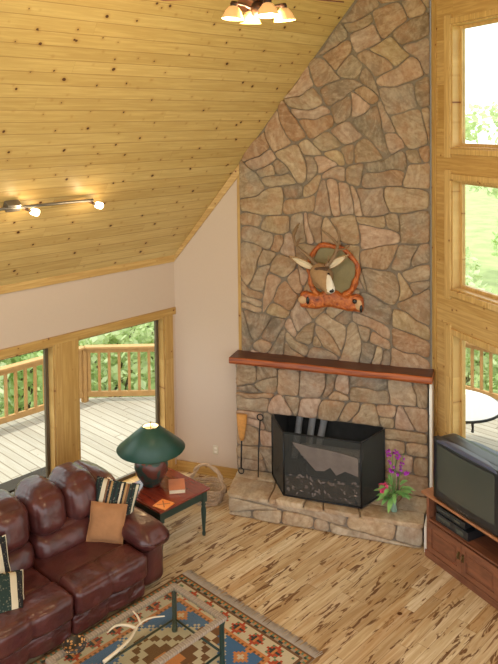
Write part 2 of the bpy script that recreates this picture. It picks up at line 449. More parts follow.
# fireplace wall (white part), local frame along BD
SL, SR = .944, 3.29
m = MB(); xx = SL + .02
zt = lambda s: ceil_z(XL + s * cos(D)) + .02
pts = [(-.02, 0), (xx, 0), (xx, zt(xx)), (-.02, zt(0))]
n = len(pts)
m.add([(p[0], 0, p[1]) for p in pts] + [(p[0], .15, p[1]) for p in pts],
      [(0, 1, 2, 3), (7, 6, 5, 4), (0, 4, 5, 1), (1, 5, 6, 2), (2, 6, 7, 3), (3, 7, 4, 0)])
struct(m.build('wall_back', M['drywall'], loc=CB, rz=D))
# window wall, local frame along WD from the prow peak
WCOL = [(.35, 1.85), (2.25, 3.75), (4.15, 5.65)]
WROW = [(.10, 2.20), (2.70, 3.94), (4.285, 5.66)]
WOPS = [(a, b, c_, d_) for a, b in WCOL for c_, d_ in WROW]
m = MB(); boxes_wall(m, 0, 7.2, 0, 7.25, WOPS, 0, .17, axis='x')
struct(m.build('wall_right', M['trim_x'], loc=PK, rz=-D))
# ceilings
th = atan2(CSL, 1.0); Ls = (PK.x - XL) / cos(th)
m = MB(); m.box((-.0, -3.2, 0), (Ls + .05, 8.2, .16))
struct(m.build('ceiling', M['ceiling'], loc=(XL, 0, CZ0), rot=(0, -th, 0)))
rg = ceil_z(PK.x); th2 = atan2(-.13, 1.0)
m = MB(); m.box((-.02, -3.2, 0), (7.6, 8.2, .16))
struct(m.build('ceiling', M['roofdeck'], loc=(PK.x, 0, rg), rot=(0, -th2, 0)))
# trims
tn = [0]
def trim(mb, mat, loc=None, rz=None, bevel=.004, name=None):
    tn[0] += 1
    return struct(mb.build(name or 'trim_%d' % tn[0], mat, loc=loc, rz=rz, bevel=bevel))
m = MB(); m.box((XL, -3.2, 2.785), (XL + .022, 6.20, 2.875)); trim(m, M['trim_y'])
# rake trim on the white wall
s1 = SL - .001
k = CSL * cos(D); wv = .135
m = MB()
P = [(0.0, CZ0 - wv * .52), (s1, CZ0 + k * s1 - wv), (s1, CZ0 + k * s1 + .01), (0.0, CZ0 + .01)]
m.add([(p[0], -.022, p[1]) for p in P] + [(p[0], 0, p[1]) for p in P],
      [(0, 1, 2, 3), (7, 6, 5, 4), (0, 4, 5, 1), (1, 5, 6, 2), (2, 6, 7, 3), (3, 7, 4, 0)])
trim(m, M['trim_x'], CB, D)
m = MB(); m.box((SL - .045, -.018, .15), (SL, 0, ceil_z(XL + SL * cos(D)) - .15)); trim(m, M['trim_z'], CB, D)   # strip beside the stone
m = MB(); m.box((.0, -.018, 0), (SL, 0, .14)); trim(m, M['trim_x'], CB, D, name='baseboard_back')
m = MB(); m.box((XL, -3.2, 0), (XL + .018, .35, .09)); m.box((XL, .35, 0), (XL + .018, 6.2, .085)); trim(m, M['trim_y'], name='baseboard_left')
# left window casings
m = MB(); m.box((XL, .10, 2.09), (XL + .024, 6.21, 2.185)); trim(m, M['trim_y'])
m = MB(); m.box((XL, 4.41, .085), (XL + .02, 4.714, 2.09)); trim(m, M['trim_zy'])
m = MB(); m.box((XL, 6.03, .085), (XL + .02, 6.16, 2.09)); trim(m, M['trim_zy'])
m = MB(); m.box((XL, 1.95, .085), (XL + .02, 2.35, 2.09)); trim(m, M['trim_zy'])
m = MB(); m.box((XL, .20, .085), (XL + .02, .35, 2.09)); trim(m, M['trim_zy'])
# left windows: jamb lining, dark sash and pane
wn_ = [0]
def window(box_fn, frame_mat, sash_mat):
    wn_[0] += 1
    return 'window_%d' % wn_[0]
for (ya, yb, za, zb) in LWIN:
    wn_[0] += 1
    m = MB(); t_ = .02
    m.box((XL - .15, ya, za), (XL + .001, ya + t_, zb)); m.box((XL - .15, yb - t_, za), (XL + .001, yb, zb))
    m.box((XL - .15, ya + t_, zb - t_), (XL + .001, yb - t_, zb)); m.box((XL - .15, ya + t_, za), (XL + .03, yb - t_, za + t_))
    w = struct(m.build('window_%d' % wn_[0], M['trim_zy']))
    m = MB(); f = .04; a, b, c_, d_ = ya + t_, yb - t_, za + t_, zb - t_
    m.box((XL - .14, a, c_), (XL - .10, a + f, d_)); m.box((XL - .14, b - f, c_), (XL - .10, b, d_))
    m.box((XL - .14, a + f, c_), (XL - .10, b - f, c_ + f)); m.box((XL - .14, a + f, d_ - f), (XL - .10, b - f, d_))
    m.build('sash', M['glassframe'], w)
    m = MB(); m.box((XL - .123, a + f, c_ + f), (XL - .117, b - f, d_ - f)); m.build('pane', M['glass'], w)
# window wall: casings, jambs, sashes, panes
for (a, b) in WCOL:
    for (c_, d_) in WROW:
        wn_[0] += 1
        m = MB(); t_ = .02; q = .105
        # raised pale casing around the opening
        m.box((a - q, -.022, c_ - q * (c_ > .2)), (a, 0, d_ + q)); m.box((b, -.022, c_ - q * (c_ > .2)), (b + q, 0, d_ + q))
        m.box((a, -.022, d_), (b, 0, d_ + q * .6))
        if c_ > .2: m.box((a, -.035, c_ - q * .6), (b, 0, c_))
        m.box((a, -.0, c_), (a + t_, .17, d_)); m.box((b - t_, 0, c_), (b, .17, d_))
        m.box((a + t_, 0, d_ - t_), (b - t_, .17, d_)); m.box((a + t_, 0, c_), (b - t_, .17, c_ + t_))
        w = struct(m.build('window_%d' % wn_[0], M['jamb'], loc=PK, rz=-D, bevel=.003))
        m = MB(); f = .035; a2, b2, c2, d2 = a + t_, b - t_, c_ + t_, d_ - t_
        m.box((a2, .10, c2), (a2 + f, .145, d2)); m.box((b2 - f, .10, c2), (b2, .145, d2))
        m.box((a2 + f, .10, c2), (b2 - f, .145, c2 + f)); m.box((a2 + f, .10, d2 - f), (b2 - f, .145, d2))
        m.build('sash', M['jamb'], w)
        m = MB(); m.box((a2 + f, .12, c2 + f), (b2 - f, .126, d2 - f)); m.build('pane', M['glass'], w)
# flat pine boards beside the chimney on the window wall
m = MB(); m.box((.0, -.018, 0), (.075, 0, 7.2)); trim(m, M['trim_z'], PK, -D)

# ------------------------------------------------------------------ STONE FIREPLACE
def clip(poly, n, c):          # keep points with n.p <= c
    out = []
    for i in range(len(poly)):
        p, q = poly[i], poly[(i + 1) % len(poly)]
        dp = n[0] * p[0] + n[1] * p[1] - c; dq = n[0] * q[0] + n[1] * q[1] - c
        if dp <= 0: out.append(p)
        if dp * dq < 0:
            t = dp / (dp - dq); out.append((p[0] + (q[0] - p[0]) * t, p[1] + (q[1] - p[1]) * t))
    return out
def area(p): return abs(sum(p[i][0] * p[(i + 1) % len(p)][1] - p[(i + 1) % len(p)][0] * p[i][1] for i in range(len(p)))) / 2
def minang(p):
    best = 9.0
    for i in range(len(p)):
        a = Vector(p[i - 1]) - Vector(p[i]); b = Vector(p[(i + 1) % len(p)]) - Vector(p[i])
        if a.length > 1e-6 and b.length > 1e-6: best = min(best, a.angle(b))
    return best * (.6 if len(p) == 3 else 1)
def cut(poly, rnd, amin, amax, out, jit, horiz):
    A = area(poly)
    if A < amin or (A < amax and rnd.random() < (amax - A) / (amax - amin) * .9):
        out.append(poly); return
    # long axis from the covariance
    cx = sum(p[0] for p in poly) / len(poly); cy = sum(p[1] for p in poly) / len(poly)
    sxx = sum((p[0] - cx) ** 2 for p in poly); syy = sum((p[1] - cy) ** 2 for p in poly); sxy = sum((p[0] - cx) * (p[1] - cy) for p in poly)
    ang = .5 * atan2(2 * sxy, sxx - syy)
    if rnd.random() < .30 and A < amax * 2.6:                 # split lengthwise: long slabs
        c2, s2 = cos(ang), sin(ang)
        ea = [p[0] * c2 + p[1] * s2 for p in poly]; eb = [p[1] * c2 - p[0] * s2 for p in poly]
        if (max(ea) - min(ea)) < 1.7 * (max(eb) - min(eb)): ang += pi / 2
    elif rnd.random() < horiz: ang = pi / 2 if abs(sin(ang)) > .45 or rnd.random() < .3 else ang
    best = None
    for _ in range(10):
        an = ang + rnd.uniform(-jit, jit)
        n = (cos(an), sin(an)); vals = [n[0] * p[0] + n[1] * p[1] for p in poly]; lo, hi = min(vals), max(vals)
        c = lo + (hi - lo) * rnd.uniform(.34, .66)
        qa = clip(poly, n, c); qb = clip(poly, (-n[0], -n[1]), -c)
        sc_ = min(minang(qa), minang(qb))
        if best is None or sc_ > best[0]: best = (sc_, qa, qb)
        if sc_ > radians(58): break
    a, b = best[1], best[2]
    for q in (a, b):
        if len(q) >= 3 and area(q) > 1e-5: cut(q, rnd, amin, amax, out, jit, horiz)
def inset(poly, dist):
    if sum(poly[i][0] * poly[(i + 1) % len(poly)][1] - poly[(i + 1) % len(poly)][0] * poly[i][1] for i in range(len(poly))) < 0: poly = poly[::-1]
    out = poly
    for i in range(len(poly)):
        p, q = poly[i], poly[(i + 1) % len(poly)]; dx, dy = q[0] - p[0], q[1] - p[1]; L = sqrt(dx * dx + dy * dy)
        if L < 1e-6: continue
        nx, ny = dy / L, -dx / L
        out = clip(out, (nx, ny), nx * p[0] + ny * p[1] - dist)
        if len(out) < 3: return []
    return out
def stones(mb, region, rnd, amin, amax, base, hmin, hmax, jit=.55, horiz=.25, gap=.0042, plane='xz', edge=.013, mi=0, rough=.010, warp=1.0, warp_z=True):
    """irregular stones filling a convex region; base = depth coordinate of the bed, stones stand out from it"""
    cells = []; cut(region, rnd, amin, amax, cells, jit, horiz)
    for c in cells:
        p = inset(c, gap)
        if len(p) < 3 or area(p) < .0004: continue
        for it in range(2):                                   # round the corners
            q = []
            for i in range(len(p)):
                a, b = p[i], p[(i + 1) % len(p)]; L = sqrt((a[0] - b[0]) ** 2 + (a[1] - b[1]) ** 2)
                t = min(.24, .030 / max(L, 1e-4))
                q.append((a[0] + (b[0] - a[0]) * t, a[1] + (b[1] - a[1]) * t))
                q.append((b[0] + (a[0] - b[0]) * t, b[1] + (a[1] - b[1]) * t))
            p = q
        cx = sum(a[0] for a in p) / len(p); cy = sum(a[1] for a in p) / len(p)
        lo0 = min(a[0] for a in region); hi0 = max(a[0] for a in region); lo1 = min(a[1] for a in region); hi1 = max(a[1] for a in region)
        q = []
        for i in range(len(p)):                              # wavy edges that neighbouring stones share
            a, b = p[i], p[(i + 1) % len(p)]; L = sqrt((a[0] - b[0]) ** 2 + (a[1] - b[1]) ** 2); ns = max(1, int(L / .045))
            q += [(a[0] + (b[0] - a[0]) * t / ns, a[1] + (b[1] - a[1]) * t / ns) for t in range(ns)]
        p = []
        for a in q:
            k0 = max(0, min(1, (a[0] - lo0) / .15, (hi0 - a[0]) / .15)); k1 = max(0, min(1, (a[1] - lo1) / .15, (hi1 - a[1]) / .15)) if warp_z else 1
            k0 *= warp; k1 *= warp
            v1 = Vector((a[0] * 2.6, a[1] * 2.6, 11.3)); v2 = Vector((a[0] * 2.6, a[1] * 2.6, 47.1)); v3 = v1 * 2.6
            p.append((a[0] + k0 * (mnoise.noise(v1) * .085 + mnoise.noise(v3) * .022), a[1] + k1 * (mnoise.noise(v2) * .085 + mnoise.noise(v3 + Vector((0, 0, 30))) * .022)))
        cx = sum(a[0] for a in p) / len(p); cy = sum(a[1] for a in p) / len(p)
        p = [(a[0] + (cx - a[0]) * max(0, w) * .06, a[1] + (cy - a[1]) * max(0, w) * .09) for a in p
             for w in (mnoise.noise(Vector((a[0] * 9, a[1] * 9, 3.3))) ,)]
        h = rnd.uniform(hmin, hmax); tx, ty = rnd.uniform(-.06, .06), rnd.uniform(-.06, .06)
        rings = []
        sz = max(.03, sqrt(area(p)))
        for f, hh in ((0, -.01), (0, h - edge * .7), (edge * .5 / sz * 2, h - edge * .2), (edge * 1.4 / sz * 2, h), (.45, h + .004), (.75, h + .006)):
            ring = []
            for a in p:
                x = a[0] + (cx - a[0]) * f; y = a[1] + (cy - a[1]) * f
                e = 0 if hh < 0 else (x - cx) * tx + (y - cy) * ty + mnoise.noise(Vector((x * 7, y * 7, 1.7))) * rough + mnoise.noise(Vector((x * 22, y * 22, 4.7))) * rough * .4
                ring.append((x, y, max(-.01, hh + e)))
            rings.append(ring)
        vs = [v for r in rings for v in r]; N = len(p); vs.append((cx, cy, h + .007 + mnoise.noise(Vector((cx * 7, cy * 7, 1.7))) * rough))
        fs = []
        for r in range(len(rings) - 1):
            for i in range(N):
                fs.append((r * N + i, r * N + (i + 1) % N, (r + 1) * N + (i + 1) % N, (r + 1) * N + i))
        for i in range(N): fs.append(((len(rings) - 1) * N + i, (len(rings) - 1) * N + (i + 1) % N, len(vs) - 1))
        if plane == 'xz': vs = [(x, base - z, y) for x, y, z in vs]
        elif plane == 'xy': vs = [(x, y, base + z) for x, y, z in vs]
        elif plane == 'yz': vs = [(base - z, x, y) for x, y, z in vs]   # side face looking to -x
        mb.add(vs, fs, mi, True)

fp = empty('stone_fireplace', CB, D)
tag(fp, 'tall fieldstone fireplace and chimney rising from floor to sloped ceiling', 'fireplace')
rs = random.Random(11)
UP, LO, HE = .030, .20, .85                  # depth of upper face, lower face, hearth front (before stones stand out)
# upper chimney breast
m = MB(); zc = lambda s: ceil_z(XL + s * cos(D))
PT = [(SL, 1.60), (SR, 1.60), (SR, zc(SR) + .05), (SL, zc(SL) + .05)]
m.add([(p[0], -UP, p[1]) for p in PT] + [(p[0], .5, p[1]) for p in PT],
      [(0, 1, 2, 3), (7, 6, 5, 4), (0, 4, 5, 1), (1, 5, 6, 2), (2, 6, 7, 3), (3, 7, 4, 0)], 1)
stones(m, [(SL, 1.63), (SR, 1.63), (SR, zc(SR) + .02), (SL, zc(SL) + .02)], rs, .045, .19, -UP, .014, .034, jit=.6, horiz=.3)
m.build('chimney_breast', [M['stone'], M['mortar']], fp)
# lower surround with the fire opening
OL, OR, OT = 1.42, 2.76, 1.01
m = MB()
for (a, b, c_, d_) in ((.93, OL, .24, OT), (OR, 3.27, .24, OT), (.93, 3.27, OT, 1.62)):
    m.box((a, -LO, c_), (b, .02, d_), 1)
stones(m, [(.93, 1.24), (3.28, 1.30), (3.28, 1.60), (.93, 1.60)], rs, .05, .16, -LO, .02, .045, jit=.4, horiz=.5)
stones(m, [(.93, OT), (1.8, OT), (3.28, OT), (3.28, 1.30), (.93, 1.24)], rs, .05, .16, -LO, .02, .045, jit=.5, horiz=.35)
stones(m, [(.93, .26), (OL, .26), (OL, OT), (.93, OT)], rs, .03, .08, -LO, .02, .045, jit=.25, horiz=.6)
for a, b in ((.26, .50), (.50, .72), (.72, .88), (.88, OT)):
    stones(m, [(OR, a), (3.28, a), (3.28, b), (OR, b)], rs, .045, .10, -LO, .02, .045, jit=.2, horiz=.6)
stones(m, [(-.18, .28), (.0, .28), (.0, 1.58), (-.18, 1.58)], rs, .01, .03, .935, .01, .03, jit=.2, horiz=.6, plane='yz')
m.build('surround', [M['stone'], M['mortar']], fp)
# firebox
m = MB()
m.box((OL - .1, .42, .22), (OR + .1, .48, 1.2)); m.box((OL - .06, -.18, .22), (OL, .42, 1.15)); m.box((OR, -.18, .22), (OR + .06, .42, 1.15))
m.box((OL, -.18, .22), (OR, .42, .272)); m.box((OL, -.10, OT + .02), (OR, .42, OT + .08))
m.build('firebox', M['soot'], fp)
# hearth
m = MB(); hp = [(.95, -LO), (1.06, -HE + .02), (3.27, -HE + .02), (3.27, -LO)]
m.prism([(p[0], p[1]) for p in [(.95, .0), (.95, -LO - .1), (1.07, -HE + .03), (3.26, -HE + .03), (3.26, .0)]], 0, .235, 1)
stones(m, [(1.05, 0.0), (3.28, 0.0), (3.28, .235), (1.05, .235)], rs, .055, .13, -HE + .03, .012, .035, jit=.22, horiz=.6, mi=0, warp=.45)
stones(m, [(.95, -LO - .02), (.96, -LO - .16), (1.05, -HE - .01), (3.29, -HE - .01), (3.29, -LO - .02)], rs, .10, .26, .235, .028, .036, jit=.4, horiz=.3, plane='xy', edge=.012, mi=0, rough=.004, warp=.3)
m.build('hearth', [M['hearthstone'], M['mortar']], fp)
# mantel shelf
m = MB()
def mant(p, u):
    p.y += mnoise.noise(Vector((p.x * 3, 0, p.z * 9))) * .008; p.z += mnoise.noise(Vector((p.x * 2.5, p.y * 4, 7))) * .005; return p
N = 40
vs = []; fs = []
prof = [(-.33, 1.620), (-.345, 1.645), (-.34, 1.69), (-.325, 1.702), (-.02, 1.702), (-.02, 1.615)]
for i in range(N + 1):
    x = .885 + (3.335 - .885) * i / N
    for (y, z) in prof:
        w = mnoise.noise(Vector((x * 2.3, y * 3, z * 5))) * .012 if y < -.1 else 0
        vs.append((x, y + w, z + w * .6))
K = len(prof)
for i in range(N):
    for k_ in range(K): fs.append((i * K + k_, i * K + (k_ + 1) % K, (i + 1) * K + (k_ + 1) % K, (i + 1) * K + k_))
fs.append(tuple(range(K))); fs.append(tuple(N * K + i for i in range(K)))
m.add(vs, fs)
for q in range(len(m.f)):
    if len(m.f[q]) == 4 and q % K == 3: m.m[q] = 1  # top face takes a darker wood colour than the front
m.build('mantel', [M['mantel'], wood('darker_mantel_top', (.13, .045, .022), (.075, .026, .015), .4)], fp, bevel=.006)
# white drywall return seen along the right end of the stone
m = MB(); m.box((3.30, -LO - .055, .28), (3.325, .02, 1.615)); m.box((3.30, -HE - .03, 0), (3.325, .02, .28))
m.build('return_panel', M['white'], fp)

def bpt(s, dep, z): return CB + BD * s - BN * dep + Vector((0, 0, z))

# fire grate and logs; upright white ones added in place of a window reflection
g = empty('fire_grate', bpt(2.08, -.08, .274), D); tag(g, 'black iron grate holding logs inside the firebox', 'grate')
m = MB()
for i in range(7): m.tube([(-.33 + i * .11, -.13, .14), (-.33 + i * .11, -.10, .10), (-.33 + i * .11, .12, .10), (-.33 + i * .11, .16, .20)], .011, 6)
m.build('bars', M['iron'], g)
for x in (-.3, .3):
    for y in (-.1, .12):
        m = MB(); m.tube([(x, y, 0), (x, y, .10)], .012, 6); m.build('foot', M['iron'], g)
for i, (x0, y0, z0, x1, y1, z1, r, lb) in enumerate([(-.40, .02, .195, .38, .03, .20, .075, 'long grey log lying low on the fire grate'),
        (-.52, .12, .02, -.46, .27, .66, .045, 'white log leftmost of three added as window reflection on the firebox back'),
        (-.36, .14, .02, -.30, .27, .58, .045, 'middle white log of three added as window reflection on the firebox back'),
        (-.24, .14, .02, -.14, .27, .60, .045, 'white log rightmost of three added as window reflection on the firebox back')]):
    m = MB(); A = Vector((x0, y0, z0)); Bv = Vector((x1, y1, z1)); pp = [A.lerp(Bv, t / 8) for t in range(9)]
    m.tube(pp, [r * (1 + .12 * mnoise.noise(Vector((t, i * 5, 0)))) for t in range(9)], 12)
    tag(m.build('log', M['birch'], loc=bpt(2.08, -.08, .274), rz=D), lb, 'log', 'logs in the firebox')

# fire screen: three folding panels, at its place on the hearth
sc = empty('fireplace_screen', bpt(2.15, .62, .274), D); tag(sc, 'black folding mesh fireplace screen with pale plate as lit firebox standing on the hearth', 'fire screen')
def mesh_mat():
    t = NT('fine_black_wire_mesh'); o = t.sep(t.obj())
    t.t.nodes.remove(t.b)
    d_ = t.n('ShaderNodeBsdfPrincipled'); d_.inputs['Base Color'].default_value = (.060, .064, .062, 1); d_.inputs['Roughness'].default_value = .4; d_.inputs['Metallic'].default_value = .5
    tr = t.n('ShaderNodeBsdfTransparent'); mx = t.n('ShaderNodeMixShader')
    a = t.math('ABSOLUTE', t.math('SUBTRACT', t.math('FRACT', t.math('MULTIPLY', o[0], 160.0)), .5))
    b = t.math('ABSOLUTE', t.math('SUBTRACT', t.math('FRACT', t.math('MULTIPLY', o[2], 160.0)), .5))
    w = t.math('GREATER_THAN', t.math('MAXIMUM', a, b), .30)
    t.l(w, mx.inputs[0]); t.l(tr.outputs[0], mx.inputs[1]); t.l(d_.outputs[0], mx.inputs[2]); t.l(mx.outputs[0], t.out.inputs[0])
    return t.mat
M['mesh'] = mesh_mat()
M['cutmetal'] = plain('grey_cut_metal', (.17, .14, .125), .5, .3, var=.3, scale=10)
sl, sr_ = 1.70 - 2.15, 2.60 - 2.15        # front panel ends
zs = .75
def panel(a, b, name, deco=False):
    """a,b: (x,y) foot points in the screen's frame"""
    A = Vector((a[0], a[1], 0)); B_ = Vector((b[0], b[1], 0)); L = (B_ - A).length; ang = atan2(B_.y - A.y, B_.x - A.x)
    m = MB(); r = .011
    m.tube([(0, 0, .012), (0, 0, zs)], r, 8); m.tube([(L, 0, .012), (L, 0, zs)], r, 8)
    m.tube([(0, 0, .014), (L, 0, .014)], r, 8); m.tube([(0, 0, zs), (L, 0, zs)], r, 8)
    f = m.build('panel_frame', M['iron'], sc, loc=A, rz=ang)
    m = MB(); m.box((0, -.001, .014), (L, .001, zs)); m.build('wire_mesh', M['mesh'], f)
    if deco:
        m = MB()
        def cutout(pts):
            m.add([(x, -.008, z) for x, z in pts] + [(x, -.004, z) for x, z in pts], [tuple(range(len(pts))), tuple(reversed(range(len(pts), 2 * len(pts))))] +
                  [(i, (i + 1) % len(pts), len(pts) + (i + 1) % len(pts), len(pts) + i) for i in range(len(pts))])
        cutout([(.10 * L / .9, .66), (.30, .63), (.50, .62), (.70, .60), (.87, .57), (.87, .36), (.72, .40), (.62, .34), (.55, .42), (.48, .37), (.38, .36), (.30, .44), (.22, .52)])
        m.build('lit_firebox_plate', M['cutmetal'], f)  # pale plate drawn as the lit firebox seen through the mesh
        m = MB(); rr = random.Random(5)
        for i in range(70):
            x = rr.uniform(.04, .86); z = rr.uniform(.05, .29); q = rr.uniform(0, pi); w_ = rr.uniform(.014, .030)
            dx, dz = cos(q) * w_, sin(q) * w_; ex, ez = -sin(q) * w_ * .5, cos(q) * w_ * .5
            pp = [(x - dx, z - dz), (x + ex, z + ez), (x + dx, z + dz), (x - ex, z - ez)]
            m.add([(p[0], -.008, p[1]) for p in pp] + [(p[0], -.005, p[1]) for p in pp], [(0, 1, 2, 3), (7, 6, 5, 4), (0, 4, 5, 1), (1, 5, 6, 2), (2, 6, 7, 3), (3, 7, 4, 0)])
        o = m.build('leaf_cutouts', M['cutmetal'], f); o['kind'] = 'stuff'
    return f
yf = .62 - .73; yb = .62 - .31
panel((sl - .27, yb), (sl, yf), 'left'); panel((sl, yf), (sr_, yf), 'front', True); panel((sr_, yf), (sr_ + .19, yb), 'right')

# hearth tools
def placed(o, p, rz=0): o.location = p; o.rotation_euler = (0, 0, rz); return o
b = empty('hearth_broom', bpt(1.04, .315, .275), D); tag(b, 'small straw hearth broom with black ring handle leaning bristles up on the stone', 'broom')
tl = .075
m = MB(); m.tube([(0, -.05, .07), (0, -.02, .42)], .010, 8); m.build('handle', M['iron'], b)
m = MB(); m.tube([(.035 * cos(a), -.052, .035 + .035 * sin(a)) for a in [2 * pi * i / 18 for i in range(18)]], .007, 6, closed=True); m.build('ring', M['iron'], b)
m = MB(); m.tube([(0, -.02, .40), (0, -.018, .46), (0, -.010, .58), (0, -.0, .72)], [.012, .020, .030, .036], 12, flat=2.0); m.build('bristles', M['bristle'], b)
b = empty('fire_poker', bpt(1.27, .335, .275), D); tag(b, 'black iron poker with ring top leaning on the stone left of the screen', 'poker')
m = MB(); m.tube([(0, -.055, 0), (0.0, -.035, .3), (.01, 0.01, .68)], [.007, .008, .009], 8); m.build('shaft', M['iron'], b)
m = MB(); m.tube([(.01 + .038 * cos(a), .015, .715 + .038 * sin(a)) for a in [2 * pi * i / 18 for i in range(18)]], .008, 6, closed=True); m.build('ring', M['iron'], b)

# ------------------------------------------------------------------ DEER MOUNT on the chimney
dm = empty('deer_mount', bpt(2.14, .06, 2.78), D)
tag(dm, 'mounted antlered deer head on a red burl wood ring plaque above the mantel', 'deer mount')
m = MB(); ring = []
rr = random.Random(3)
R0 = .29
def rad(a): return R0 * 1.03 * (1 + .05 * sin(3 * a + 1) + .03 * sin(7 * a))
NP = 40
pts = [(rad(2 * pi * i / NP) * 1.0 * cos(2 * pi * i / NP), -.03, rad(2 * pi * i / NP) * 1.12 * sin(2 * pi * i / NP)) for i in range(NP)]
m.tube(pts, [.030 * (1 + .3 * sin(i * 1.7) * .6 + .25 * (sin(2 * pi * i / NP) < -.2)) for i in range(NP)], 8, closed=True)
m.build('burl_ring', M['burl'], dm)
m = MB(); inner = [(.93 * p[0], p[2] * .93) for p in pts]
m.add([(x, -.012, z) for x, z in inner] + [(0, -.05, 0)] , [(i, (i + 1) % NP, NP) for i in range(NP)], 0, True)
m.add([(x, -.012, z) for x, z in inner] + [(x, .0, z) for x, z in inner], [(i, (i + 1) % NP, NP + (i + 1) % NP, NP + i) for i in range(NP)])
m.build('hide_backing', M['hide'], dm)
m = MB()
def plq(p, u):
    p.z += .045 * (cos(u.x * 7.0)) * (1 - abs(u.x)) * (1 if u.z > 0 else .4) - .02 * u.x ** 2 + mnoise.noise(p * 9) * .012
    p.y += mnoise.noise(p * 7) * .012
    return p
m.cushion((-.40, -.085, -.44), (.38, .01, -.24), r=.05, bulge=(.0, .01, .0), n=14, fn=plq); m.build('burl_plaque', M['burl'], dm)
for c, r in (((-.355, -.085, -.345), (.06, .02, .05)), ((.33, -.085, -.36), (.045, .02, .065))):
    m = MB(); m.ball(c, r); m.build('cut_end', M['burlend'], dm)
for c, r in (((-.29, -.09, -.345), (.022, .02, .05)), ((.285, -.09, -.32), (.03, .02, .03)), ((.36, -.09, -.40), (.02, .02, .05))):
    m = MB(); m.ball(c, r); m.build('dark_hollow', M['nose'], dm)
# head: loft along neck -> skull -> muzzle, facing out, right and down
def loft(mb, secs, n=16, mi=0):
    vs = []; fs = []
    cs = [Vector(s[0]) for s in secs]
    for i, (c, rx, rz) in enumerate(secs):
        t = (cs[min(i + 1, len(cs) - 1)] - cs[max(i - 1, 0)]).normalized()
        side = Vector((-t.y, t.x, 0)); side = (side if side.length > .05 else Vector((1, 0, 0))).normalized()
        if side.x < 0: side = -side
        up = side.cross(t).normalized(); 
        if up.z < 0 and abs(up.z) > .2: up = -up
        for k_ in range(n):
            a = 2 * pi * k_ / n; vs.append(Vector(c) + side * cos(a) * rx + up * sin(a) * rz)
    for i in range(len(secs) - 1):
        for k_ in range(n): fs.append((i * n + k_, i * n + (k_ + 1) % n, (i + 1) * n + (k_ + 1) % n, (i + 1) * n + k_))
    fs.append(tuple(range(n))); fs.append(tuple((len(secs) - 1) * n + i for i in range(n)))
    mb.add(vs, fs, mi, True)
hx = -.03
m = MB()
loft(m, [((-.10, -.02, -.06), .13, .17), ((-.13, -.10, -.03), .115, .15), ((-.13, -.18, .02), .105, .12), ((-.105, -.25, .035), .105, .108), ((-.07, -.31, .01), .096, .102),
         ((-.025, -.365, -.035), .080, .088), ((.015, -.41, -.075), .064, .070), ((.05, -.45, -.105), .055, .058), ((.075, -.48, -.125), .050, .048), ((.088, -.497, -.134), .022, .024)])
hd = m.build('head', M['fur'], dm)
m = MB()
loft(m, [((.012, -.335, .035), .012, .012), ((.030, -.370, .012), .034, .032), ((.048, -.408, -.025), .042, .040), ((.066, -.444, -.062), .048, .048), ((.082, -.476, -.095), .051, .052), ((.092, -.498, -.122), .044, .044), ((.096, -.508, -.132), .018, .018)])
m.build('white_muzzle', M['furwhite'], hd)
m = MB(); m.ball((.100, -.512, -.108), (.032, .018, .026)); m.build('nose', M['nose'], hd)
for c in ((-.125, -.352, .030), (.022, -.335, .042)):
    m = MB(); m.ball(c, (.022, .020, .015)); m.build('eye', M['nose'], hd)
m = MB(); m.ball((-.07, -.300, .088), (.085, .07, .030)); m.build('forehead', M['furdark'], hd)
def ear(base, tip, w):
    m = MB(); A = Vector(base); T = Vector(tip); ax = (T - A); L = ax.length; ax.normalize()
    side = Vector((0, 0, 1)); side = (side - ax * side.dot(ax)).normalized(); nrm = Vector((0, -1, 0))
    vs = []; fs = []; n_ = 9; ms = 7
    for i in range(n_ + 1):
        t = i / n_; wd_ = w * (sin(pi * min(1, t * .88 + .12)) ** .7) * (1 - t * .15)
        for j in range(ms):
            q = 2 * j / (ms - 1) - 1
            vs.append(A + ax * L * t + side * wd_ * q + nrm * (-.035 + .05 * (q * q)) * (1 - t * .6))
    for i in range(n_):
        for j in range(ms - 1): fs.append((i * ms + j, i * ms + j + 1, (i + 1) * ms + j + 1, (i + 1) * ms + j))
    m.add(vs, fs, 0, True); o = m.build('ear', M['fur'], hd)
    md = o.modifiers.new('s', 'SOLIDIFY'); md.thickness = .012
    m = MB(); m.add([v + nrm * .014 for v in [(A + (v - A) * .8 + ax * .02) for v in vs]], fs, 0, True); o2 = m.build('ear_lining', M['palantler'], o)
    md = o2.modifiers.new('s', 'SOLIDIFY'); md.thickness = .004
ear((-.18, -.21, .075), (-.50, -.17, .20), .05)
ear((-.02, -.20, .09), (.23, -.16, .25), .048)
def antler(pl, name='antler'):
    m = MB()
    for pts, r0, r1 in pl:
        pts = [Vector(p) for p in pts]; out = []
        for i in range(len(pts) - 1):
            p0 = pts[max(i - 1, 0)]; p1 = pts[i]; p2 = pts[i + 1]; p3 = pts[min(i + 2, len(pts) - 1)]
            for t_ in range(5):
                t = t_ / 5
                out.append(.5 * ((2 * p1) + (p2 - p0) * t + (2 * p0 - 5 * p1 + 4 * p2 - p3) * t * t + (3 * p1 - p0 - 3 * p2 + p3) * t ** 3))
        out.append(pts[-1]); n_ = len(out)
        m.tube(out, [r0 + (r1 - r0) * i / (n_ - 1) for i in range(n_)], 8)
    return m
o = antler([([(-.12, -.22, .10), (-.26, -.20, .22), (-.40, -.20, .34), (-.42, -.24, .50), (-.33, -.30, .62)], .028, .009),
            ([(-.40, -.20, .33), (-.34, -.26, .42), (-.30, -.30, .44)], .018, .006), ([(-.42, -.23, .46), (-.37, -.27, .55), (-.34, -.30, .57)], .018, .006),
            ([(-.16, -.22, .14), (-.17, -.27, .20), (-.16, -.3, .24)], .011, .004)]).build('antler', M['antler'], hd)
